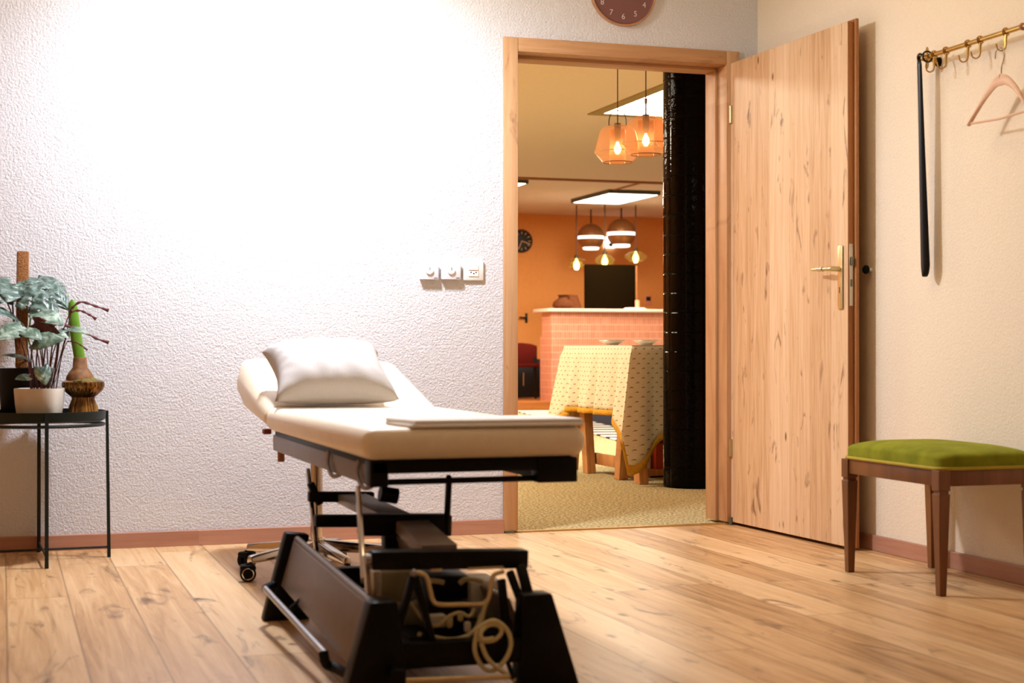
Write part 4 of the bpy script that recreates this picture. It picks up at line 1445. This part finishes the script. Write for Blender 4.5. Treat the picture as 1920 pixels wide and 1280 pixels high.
# ------------------------------------------------------------------ swivel stool behind the couch
SC = V((-0.962, -0.885, 0))
ss = thing('swivel_stool', SC, 'chrome five-star swivel stool on castors behind the white couch', 'stool')
obj('column', MB().cyl(SC + V((0, 0, 0.07)), SC + V((0, 0, 0.44)), 0.021).cyl(SC + V((0, 0, 0.07)), SC + V((0, 0, 0.12)), 0.03), 'chrome', ss)
obj('seat', MB().lathe([(0, 0.437), (0.13, 0.437), (0.148, 0.446), (0.15, 0.463), (0.138, 0.474), (0, 0.478)], SC, 36), 'upholstery', ss)
lv = aty(527, 855, -0.95)
obj('height_lever', MB().tube([SC + V((0, 0, 0.43)), SC + V((-0.06, -0.02, 0.42)), lv + V((0, 0, 0.02))], 0.005, 8).cyl(lv + V((0, 0, 0.022)), lv - V((0, 0, 0.018)), 0.012), 'knob_brown', ss)
for k in range(5):
    a = R(208 + 72 * k)
    d = V((math.cos(a), math.sin(a), 0))
    e = SC + d * 0.285
    s_ = V((-d.y, d.x, 0))
    b0, b1 = SC + d * 0.02, e
    lg = MB().hexa([b0 - s_ * 0.024 + V((0, 0, 0.072)), b0 + s_ * 0.024 + V((0, 0, 0.072)), b1 + s_ * 0.015 + V((0, 0, 0.058)), b1 - s_ * 0.015 + V((0, 0, 0.058))],
                   [b0 - s_ * 0.018 + V((0, 0, 0.115)), b0 + s_ * 0.018 + V((0, 0, 0.115)), b1 + s_ * 0.011 + V((0, 0, 0.084)), b1 - s_ * 0.011 + V((0, 0, 0.084))], 0.006, 2)
    lo = obj('base_arm', lg, 'chrome', ss)
    cs = MB()
    cen = e + d * 0.005
    wd2 = Matrix.Rotation(R(12 * (k - 2)), 3, 'Z') @ V((0.3, -0.954, 0))
    for sg in (-1, 1):
        cs.cyl(cen + wd2 * sg * 0.006 + V((0, 0, 0.027)), cen + wd2 * sg * 0.022 + V((0, 0, 0.027)), 0.0265, None, 24)
    cs.cyl(cen + V((0, 0, 0.03)), cen + V((0, 0, 0.06)), 0.008)
    cs.box((-0.024, -0.026, 0.035), (0.024, 0.026, 0.056), 0.008, 2, Matrix.Translation(cen) @ Matrix.Rotation(math.atan2(wd2.y, wd2.x), 4, 'Z'))
    co = obj('castor', cs, 'rubber_black', ss)
    obj('hub_ring', MB().tube([cen + V((0, 0, 0.027)) + wd2 * (0.0225 * (1 if wd2.y < 0 else -1)) + (wd2.cross(V((0, 0, 1))) * math.cos(2 * math.pi * q / 24) + V((0, 0, 1)) * math.sin(2 * math.pi * q / 24)) * 0.0185 for q in range(24)], 0.0022, 6, True), 'chrome', co)

# ------------------------------------------------------------------ treatment couch
CX0, CX1 = -1.166, -0.588
YN, YH = -2.525, -1.05
cch = thing('treatment_couch', (-0.95, -2.0, 0), 'low white treatment couch with raised backrest on a black steel base', 'treatment couch')
seat = MB().box((CX0, YN, 0.500), (CX1, YH, 0.577), 0.032, 4)
obj('seat_cushion', seat, 'upholstery', cch, sharp=80)


# backrest: wedge, rounded top corners
prf = [(YH + 0.004, 0.502), (-0.40, 0.560), (-0.315, 0.60), (-0.300, 0.700), (-0.33, 0.735), (-0.42, 0.732), (YH + 0.004, 0.578)]
rowsA = []
for j in range(25):
    u = j / 24
    x = CX0 + 0.0 + (CX1 + 0.022 - CX0) * u
    edge = min(u, 1 - u) * (CX1 - CX0)
    row = []
    for (y, z) in prf:
        far = max(0.0, (y - YH) / 0.75)
        # round the two upper corners
        rad = 0.17 if u > 0.5 else 0.10
        cut = 0.0
        if edge < rad:
            cut = rad - math.sqrt(max(0, rad * rad - (rad - edge) ** 2))
        yy = y - cut * far
        zz = z - cut * far * 0.24
        # soft outer edges
        se = 0.028
        if edge < se:
            q = 1 - math.sqrt(max(0, 1 - ((se - edge) / se) ** 2))
            mid = 0.54 + 0.10 * far
            zz = zz + (mid - zz) * q * 0.7
        row.append(V((x, yy, zz)))
    rowsA.append(row)
bk = MB().grid(rowsA, True)
bk.bm.verts.ensure_lookup_table()
npf = len(prf)
bk.bm.faces.new([bk.bm.verts[i] for i in range(npf)])
bk.bm.faces.new([bk.bm.verts[len(rowsA) * npf - npf + i] for i in range(npf)][::-1])
bo = obj('backrest_cushion', bk, 'upholstery', cch, sharp=80)
bvm = bo.modifiers.new('round', 'BEVEL')
bvm.width = 0.016
bvm.segments = 3
bvm.limit_method = 'ANGLE'
bvm.angle_limit = R(40)
# upper frame
fl, frr = -1.128, -0.640
obj('side_rail', MB().box((fl, -2.44, 0.430), (fl + 0.025, -0.98, 0.482), 0.003), 'rail_grey', cch)
obj('side_rail', MB().box((frr - 0.025, -2.44, 0.430), (frr, -0.98, 0.482), 0.003), 'steel_black', cch)
obj('cushion_board', MB().box((CX0 + 0.03, YN + 0.03, 0.483), (CX1 - 0.03, YH - 0.02, 0.499), 0.002), 'steel_black', cch)
obj('end_beam', MB().box((fl - 0.012, -2.50, 0.466), (frr + 0.03, -2.45, 0.498), 0.003), 'steel_black', cch)
obj('end_beam', MB().box((fl - 0.015, -2.475, 0.436), (frr + 0.02, -2.455, 0.450), 0.002), 'steel_black', cch)
obj('corner_block', MB().box((frr - 0.075, -2.505, 0.434), (frr + 0.032, -2.45, 0.497), 0.004), 'steel_black', cch)
obj('corner_block', MB().box((fl - 0.016, -2.50, 0.434), (fl + 0.03, -2.44, 0.497), 0.004), 'steel_black', cch)
obj('backrest_tab', MB().box((CX0 + 0.004, -1.0, 0.485), (CX0 + 0.03, -0.96, 0.502), 0.003), 'knob_red', cch)
for yb_, r0 in ((-1.95, 0.006), (-2.33, 0.006)):
    obj('rail_bracket', MB().tube([V((fl - 0.006, yb_, 0.49)), V((fl - 0.010, yb_, 0.452)), V((fl - 0.008, yb_ - 0.06, 0.424)), V((fl + 0.01, yb_ - 0.08, 0.43))], r0, 8, smooth=4), 'steel_grey', cch)


def bar(p, q, wv_, hv, mat, name, bevel=0.004):
    """flat bar between two points: wv across, hv tall"""
    p, q = V(p), V(q)
    d = (q - p)
    L = d.length
    d.normalize()
    up = V((0, 0, 1)) if abs(d.z) < 0.85 else V((0, 1, 0))
    s_ = d.cross(up).normalized()
    n_ = s_.cross(d).normalized()
    m = Matrix(((d.x, s_.x, n_.x, p.x), (d.y, s_.y, n_.y, p.y), (d.z, s_.z, n_.z, p.z), (0, 0, 0, 1)))
    return obj(name, MB().box((0, -wv_ / 2, -hv / 2), (L, wv_ / 2, hv / 2), bevel, 2, m), mat, cch)


# lift mechanism: cross bars
bar(aty(578, 931, -1.62), aty(700, 931, -1.62), 0.035, 0.030, 'steel_black', 'cross_bar')
bar(aty(590, 976, -1.78), aty(700, 976, -1.78), 0.04, 0.034, 'steel_black', 'cross_bar')
bar(aty(674, 983, -2.28), aty(842, 983, -2.28), 0.06, 0.054, 'steel_black', 'cross_bar')
bar(aty(694, 1049, -2.74), aty(985, 1046, -2.74), 0.05, 0.043, 'steel_black', 'cross_bar')
bar(aty(842, 892, -2.44), aty(837, 1000, -2.36), 0.014, 0.018, 'steel_black', 'lift_strut')
bar(aty(671, 915, -2.42), aty(682, 1088, -2.60), 0.012, 0.026, 'chrome', 'lift_link', 0.002)
bar(aty(686, 1040, -2.70), aty(692, 1120, -2.72), 0.012, 0.020, 'tube_satin', 'lift_link', 0.002)
bar(aty(577, 880, -1.55), aty(598, 1076, -1.72), 0.012, 0.020, 'chrome', 'lift_link', 0.002)
bar(aty(582, 905, -1.62), aty(600, 945, -1.62), 0.02, 0.03, 'rubber_black', 'pivot_stop')
ch0, ch1, ch2 = aty(655, 932, -1.60), aty(768, 985, -2.30), aty(824, 1034, -2.73)
bar(ch0, ch1, 0.085, 0.030, 'steel_grey', 'lift_channel')
bar(ch1 + V((0.0, -0.03, 0)), ch2, 0.085, 0.034, 'cover_grey', 'lift_channel')
obj('pivot_housing', MB().cyl(aty(690, 893, -2.42), aty(725, 893, -2.42), 0.016).cyl(aty(712, 925, -2.40), aty(745, 930, -2.40), 0.02), 'steel_black', cch)
obj('pivot_bolt', MB().cyl(aty(684, 1050, -2.755), aty(694, 1050, -2.755), 0.014), 'steel_grey', cch)
# base: side covers leaning outward
yBf, yBb = -2.86, -1.80
bl_t, bl_b = -1.245, -1.300     # left top / bottom x
br_t, br_b = -0.862, -0.805


def cover(bf, bb, tf, tb, mat, sg):
    w2 = V((0.018 * sg, 0, 0))
    return obj('side_cover', MB().hexa([bf, bf + w2, bb + w2, bb], [tf, tf + w2, tb + w2, tb], 0.004), mat, cch)


yc0, yc1 = yBf + 0.06, yBb - 0.01
c_bf, c_bb, c_tf, c_tb = aty(652, 1245, yc0), aty(526, 1098, yc1), aty(692, 1135, yc0), aty(550, 1012, yc1)
cover(c_bf, c_bb, c_tf, c_tb, 'cover_grey', 1)
mir = lambda q: V((2 * (-1.05) - q.x, q.y, q.z))
cover(mir(c_bf), mir(c_bb), mir(c_tf), mir(c_tb), 'cover_grey', -1)
obj('side_cover_lip', MB().tube([c_tf + V((0.012, 0, 0)), c_tb + V((0.012, 0, 0))], 0.011, 10), 'cover_grey', cch)
# end casings (left/right foot plates at near end, far end)
def casing(poly, y0, y1, name='foot_casing'):
    return obj(name, MB().extr([V((x, y0, z)) for x, z in poly], (0, y1 - y0, 0), 0.006), 'steel_black', cch)


L0 = aty(695, 1124, yBf)
Rr0 = aty(1036, 1117, yBf)
zt = (L0.z + Rr0.z) / 2
casing([(L0.x, zt), (L0.x + 0.062, zt), (L0.x + 0.082, 0.062), (L0.x + 0.082, 0.0), (L0.x - 0.062, 0.0)], yBf, yBf + 0.06)
casing([(Rr0.x, zt), (Rr0.x - 0.070, zt), (Rr0.x - 0.078, 0.062), (Rr0.x - 0.078, 0.0), (Rr0.x + 0.068, 0.0)], yBf, yBf + 0.06)
obj('base_beam', MB().box((L0.x + 0.07, yBf + 0.004, 0.062), (Rr0.x - 0.07, yBf + 0.05, 0.118), 0.004), 'steel_black', cch)
obj('base_beam', MB().box((L0.x + 0.06, yBb, 0.08), (Rr0.x - 0.06, yBb + 0.05, 0.14), 0.004), 'steel_black', cch)
obj('base_beam', MB().box((L0.x + 0.10, yBf + 0.05, 0.075), (L0.x + 0.16, yBb, 0.125), 0.004), 'steel_black', cch)
obj('base_beam', MB().box((Rr0.x - 0.16, yBf + 0.05, 0.075), (Rr0.x - 0.10, yBb, 0.125), 0.004), 'steel_black', cch)
BL = aty(545, 998, yBb)
casing([(BL.x - 0.012, BL.z), (BL.x + 0.055, BL.z - 0.008), (BL.x + 0.052, BL.z - 0.03), (BL.x + 0.012, BL.z - 0.04), (BL.x + 0.0, 0.09), (BL.x + 0.06, 0.0), (BL.x - 0.078, 0.0), (BL.x - 0.072, 0.025)], yBb, yBb + 0.05)
casing([(-0.875, BL.z), (-0.94, BL.z - 0.008), (-0.935, 0.0), (-0.81, 0.0), (-0.815, 0.025)], yBb, yBb + 0.05)
# right end post and black inner brackets
pq = aty(976, 1060, -2.78)
pr2 = aty(998, 1122, -2.80)
bar(pq, V((Rr0.x - 0.040, -2.815, zt - 0.02)), 0.022, 0.024, 'steel_black', 'end_post')
for (a, b) in (((774, 1080), (742, 1195)), ((778, 1080), (812, 1210)), ((940, 1085), (952, 1200)), ((955, 1070), (985, 1150))):
    bar(aty(a[0], a[1], -2.79), aty(b[0], b[1], -2.82), 0.016, 0.026, 'steel_black', 'bracket_arm')
# motors and boxes inside the base
def pbox(a, b, y0, y1, mat, name, bevel=0.005):
    p_, q_ = aty(a[0], b[1], y0), aty(b[0], a[1], y0)
    return obj(name, MB().box((p_.x, y0, p_.z), (q_.x, y1, q_.z), bevel), mat, cch)


pbox((712, 1070), (778, 1130), -2.62, -2.50, 'motor_olive', 'drive_housing')
pbox((700, 1070), (716, 1120), -2.70, -2.66, 'motor_grey', 'drive_housing')
pbox((882, 1088), (944, 1160), -2.62, -2.48, 'motor_grey', 'control_box')
pbox((915, 1118), (946, 1165), -2.66, -2.63, 'motor_olive', 'control_box_cap')
pbox((806, 1078), (880, 1126), -2.60, -2.45, 'steel_black', 'motor_block')
pbox((800, 1130), (880, 1215), -2.70, -2.60, 'steel_black', 'motor_block')
pbox((748, 1130), (800, 1185), -2.66, -2.60, 'motor_olive', 'drive_housing')
pbox((806, 1152), (838, 1178), -2.74, -2.71, 'motor_grey', 'plug')
pbox((838, 1155), (850, 1178), -2.76, -2.745, 'cable_olive', 'plug')
pbox((860, 1150), (870, 1166), -2.76, -2.745, 'cable_olive', 'plug')


def cab(pts, y, r, mat, name):
    return obj(name, MB().tube([aty(a, b, y + dy) for (a, b, dy) in pts], r, 10, smooth=6), mat, cch)


cab([(776, 1074, 0), (788, 1074, 0), (800, 1082, 0), (806, 1105, 0), (812, 1126, 0), (824, 1133, 0), (860, 1133, 0), (905, 1132, 0), (916, 1122, 0), (920, 1100, 0), (926, 1078, 0), (945, 1071, 0)], -2.80, 0.0052, 'tube_tan', 'bent_handle')
obj('handle_cap', MB().ball(aty(776, 1074, -2.805), 0.009), 'steel_grey', cch)
pbox((878, 1061), (945, 1069), -2.77, -2.75, 'tube_tan', 'link_rod', 0.002)
pbox((808, 1066), (830, 1072), -2.77, -2.75, 'tube_tan', 'link_rod', 0.002)
cab([(808, 1088, 0), (824, 1090, 0), (832, 1092, 0)], -2.70, 0.006, 'cable_olive', 'cable')
cab([(862, 1094, 0), (872, 1086, 0), (890, 1086, 0), (905, 1090, 0)], -2.70, 0.006, 'cable_olive', 'cable')
cab([(770, 1130, 0), (790, 1158, 0), (806, 1170, 0), (822, 1172, 0), (840, 1156, 0), (862, 1148, 0), (880, 1155, 0), (890, 1140, 0)], -2.78, 0.004, 'cable_olive', 'cable')
cab([(788, 1185, 0), (786, 1206, 0), (812, 1207, 0), (850, 1202, 0), (880, 1190, 0), (900, 1168, 0), (908, 1140, 0), (912, 1125, 0)], -2.80, 0.0055, 'cable_olive', 'cable')
cab([(808, 1192, 0), (840, 1198, 0), (868, 1194, 0), (892, 1178, 0), (902, 1150, 0)], -2.785, 0.0045, 'cable_olive', 'cable')
cab([(892, 1178, 0), (900, 1200, 0), (925, 1200, 0), (940, 1186, 0), (935, 1172, 0), (915, 1172, 0), (902, 1185, -.01), (905, 1198, -.012), (925, 1196, -.01)], -2.87, 0.005, 'cable_olive', 'cable')
cab([(895, 1180, 0), (890, 1215, 0), (898, 1240, 0), (912, 1256, 0), (930, 1254, 0), (950, 1232, 0), (958, 1205, 0), (950, 1180, 0), (930, 1164, 0), (910, 1168, 0), (895, 1180, 0)], -2.872, 0.0052, 'cable_olive', 'cable')
cab([(902, 1205, 0), (912, 1230, 0), (928, 1248, 0), (950, 1264, 0), (965, 1275, 0)], -2.88, 0.005, 'cable_olive', 'cable')
pbox((872, 1165), (884, 1186), -2.80, -2.785, 'motor_grey', 'plug')
pbox((876, 1198), (892, 1212), -2.80, -2.785, 'motor_grey', 'plug')
obj('foot_bar', MB().cyl(aty(755, 1276, -2.90), aty(955, 1268, -2.90), 0.006), 'tube_tan', cch)
obj('bar_clip', MB().box(aty(733, 1275, -2.90) - V((0, 0.01, 0.012)), aty(760, 1258, -2.90) + V((0, 0.01, 0.005)), 0.004), 'rubber_black', cch)
for px in (748, 962):
    a_ = aty(px, 1270, -2.90)
    obj('bar_holder', MB().tube([a_, V((a_.x, yBf + 0.01, 0.075))], 0.006, 8), 'rubber_black', cch)
# long foot control tube on the left
tl0, tl1 = aty(497, 1103, -1.86), aty(610, 1226, -2.66)
obj('control_tube', MB().cyl(tl0, tl1, 0.0085), 'tube_satin', cch)
obj('tube_bracket', MB().tube([tl1 + V((-0.004, 0.004, 0.004)), tl1 + V((0, -0.01, -0.02)), tl1 + V((0.02, -0.015, -0.03)), V((L0.x - 0.01, yBf + 0.03, tl1.z - 0.034))], 0.012, 10, smooth=3), 'rubber_black', cch)
obj('tube_bracket', MB().tube([tl0, tl0 + V((0.01, 0.03, 0.0)), V((BL.x - 0.035, yBb + 0.02, tl0.z + 0.002))], 0.010, 10, smooth=3), 'rubber_black', cch)
tm = aty(566, 1160, -2.25)
obj('tube_bracket', MB().tube([aty(545, 1142, -2.10), V((-1.22, -2.10, 0.12))], 0.008, 8), 'rubber_black', cch)

# folded sheet on the foot end
fs = MB()
fx0, fx1 = -1.08, -0.597
for k in range(2):
    z0 = 0.5775 + k * 0.009
    pl_ = [V((fx0 + 0.035 + 0.01 * k, YN + 0.012 + 0.006 * k, z0)), V((fx1, YN + 0.004 + 0.004 * k, z0)), V((fx1 - 0.004 * k, YN + 0.24, z0)), V((fx0 + 0.02, YN + 0.22, z0))]
    fs.hexa(pl_, [q + V((0, 0, 0.0088)) for q in pl_], 0.004, 3)
fso = obj('folded_sheet', fs, 'sheet_white', None, (-0.83, YN + 0.2, 0.5785))
tag(fso, 'folded white sheet lying flat on the foot end of the couch', 'sheet')

# pillow
PWD, PHT = 0.405, 0.40
top, bot = [], []
NP = 36
rot = Matrix.Rotation(R(23), 4, 'X')


def pil(a, b, sg):
    # a,b in -1..1
    e = (1 - abs(a) ** 3.0) * (1 - abs(b) ** 3.0)
    thick = 0.098 * max(0, e) ** 0.45
    pin_x = 1 - 0.13 * (1 - abs(b) ** 2.2) * abs(a) ** 2
    pin_y = 1 - 0.13 * (1 - abs(a) ** 2.2) * abs(b) ** 2
    x, y = a * PWD / 2 * pin_x * 1.02, b * PHT / 2 * pin_y * 1.02
    wr = 0.004 * math.sin(14 * a + 5 * b) * e + 0.016 * math.exp(-((a + 0.08) / 0.07) ** 2) * -max(0, -b) * e
    wr += 0.006 * math.sin(22 * (a * 0.6 + b)) * max(0, abs(a) - 0.55) * 2 * e
    return V((x, y, sg * (thick + (wr if sg > 0 else 0)) * (1.0 if sg > 0 else 0.55)))


pm = MB()
for sg in (1, -1):
    pm.grid([[pil(-1 + 2 * i / NP, -1 + 2 * j / NP, sg) for i in range(NP + 1)] for j in range(NP + 1)])
bmesh.ops.remove_doubles(pm.bm, verts=pm.bm.verts, dist=0.0004)
pcen = V((-0.945, -1.015, 0.682))
pm.xf(Matrix.Translation(pcen) @ Matrix.Rotation(R(-2), 4, 'Z') @ rot)
plo = obj('pillow', pm, 'pillow_linen', None, pcen, sharp=100)
tag(plo, 'light grey pillow leaning on the raised backrest of the couch', 'pillow')
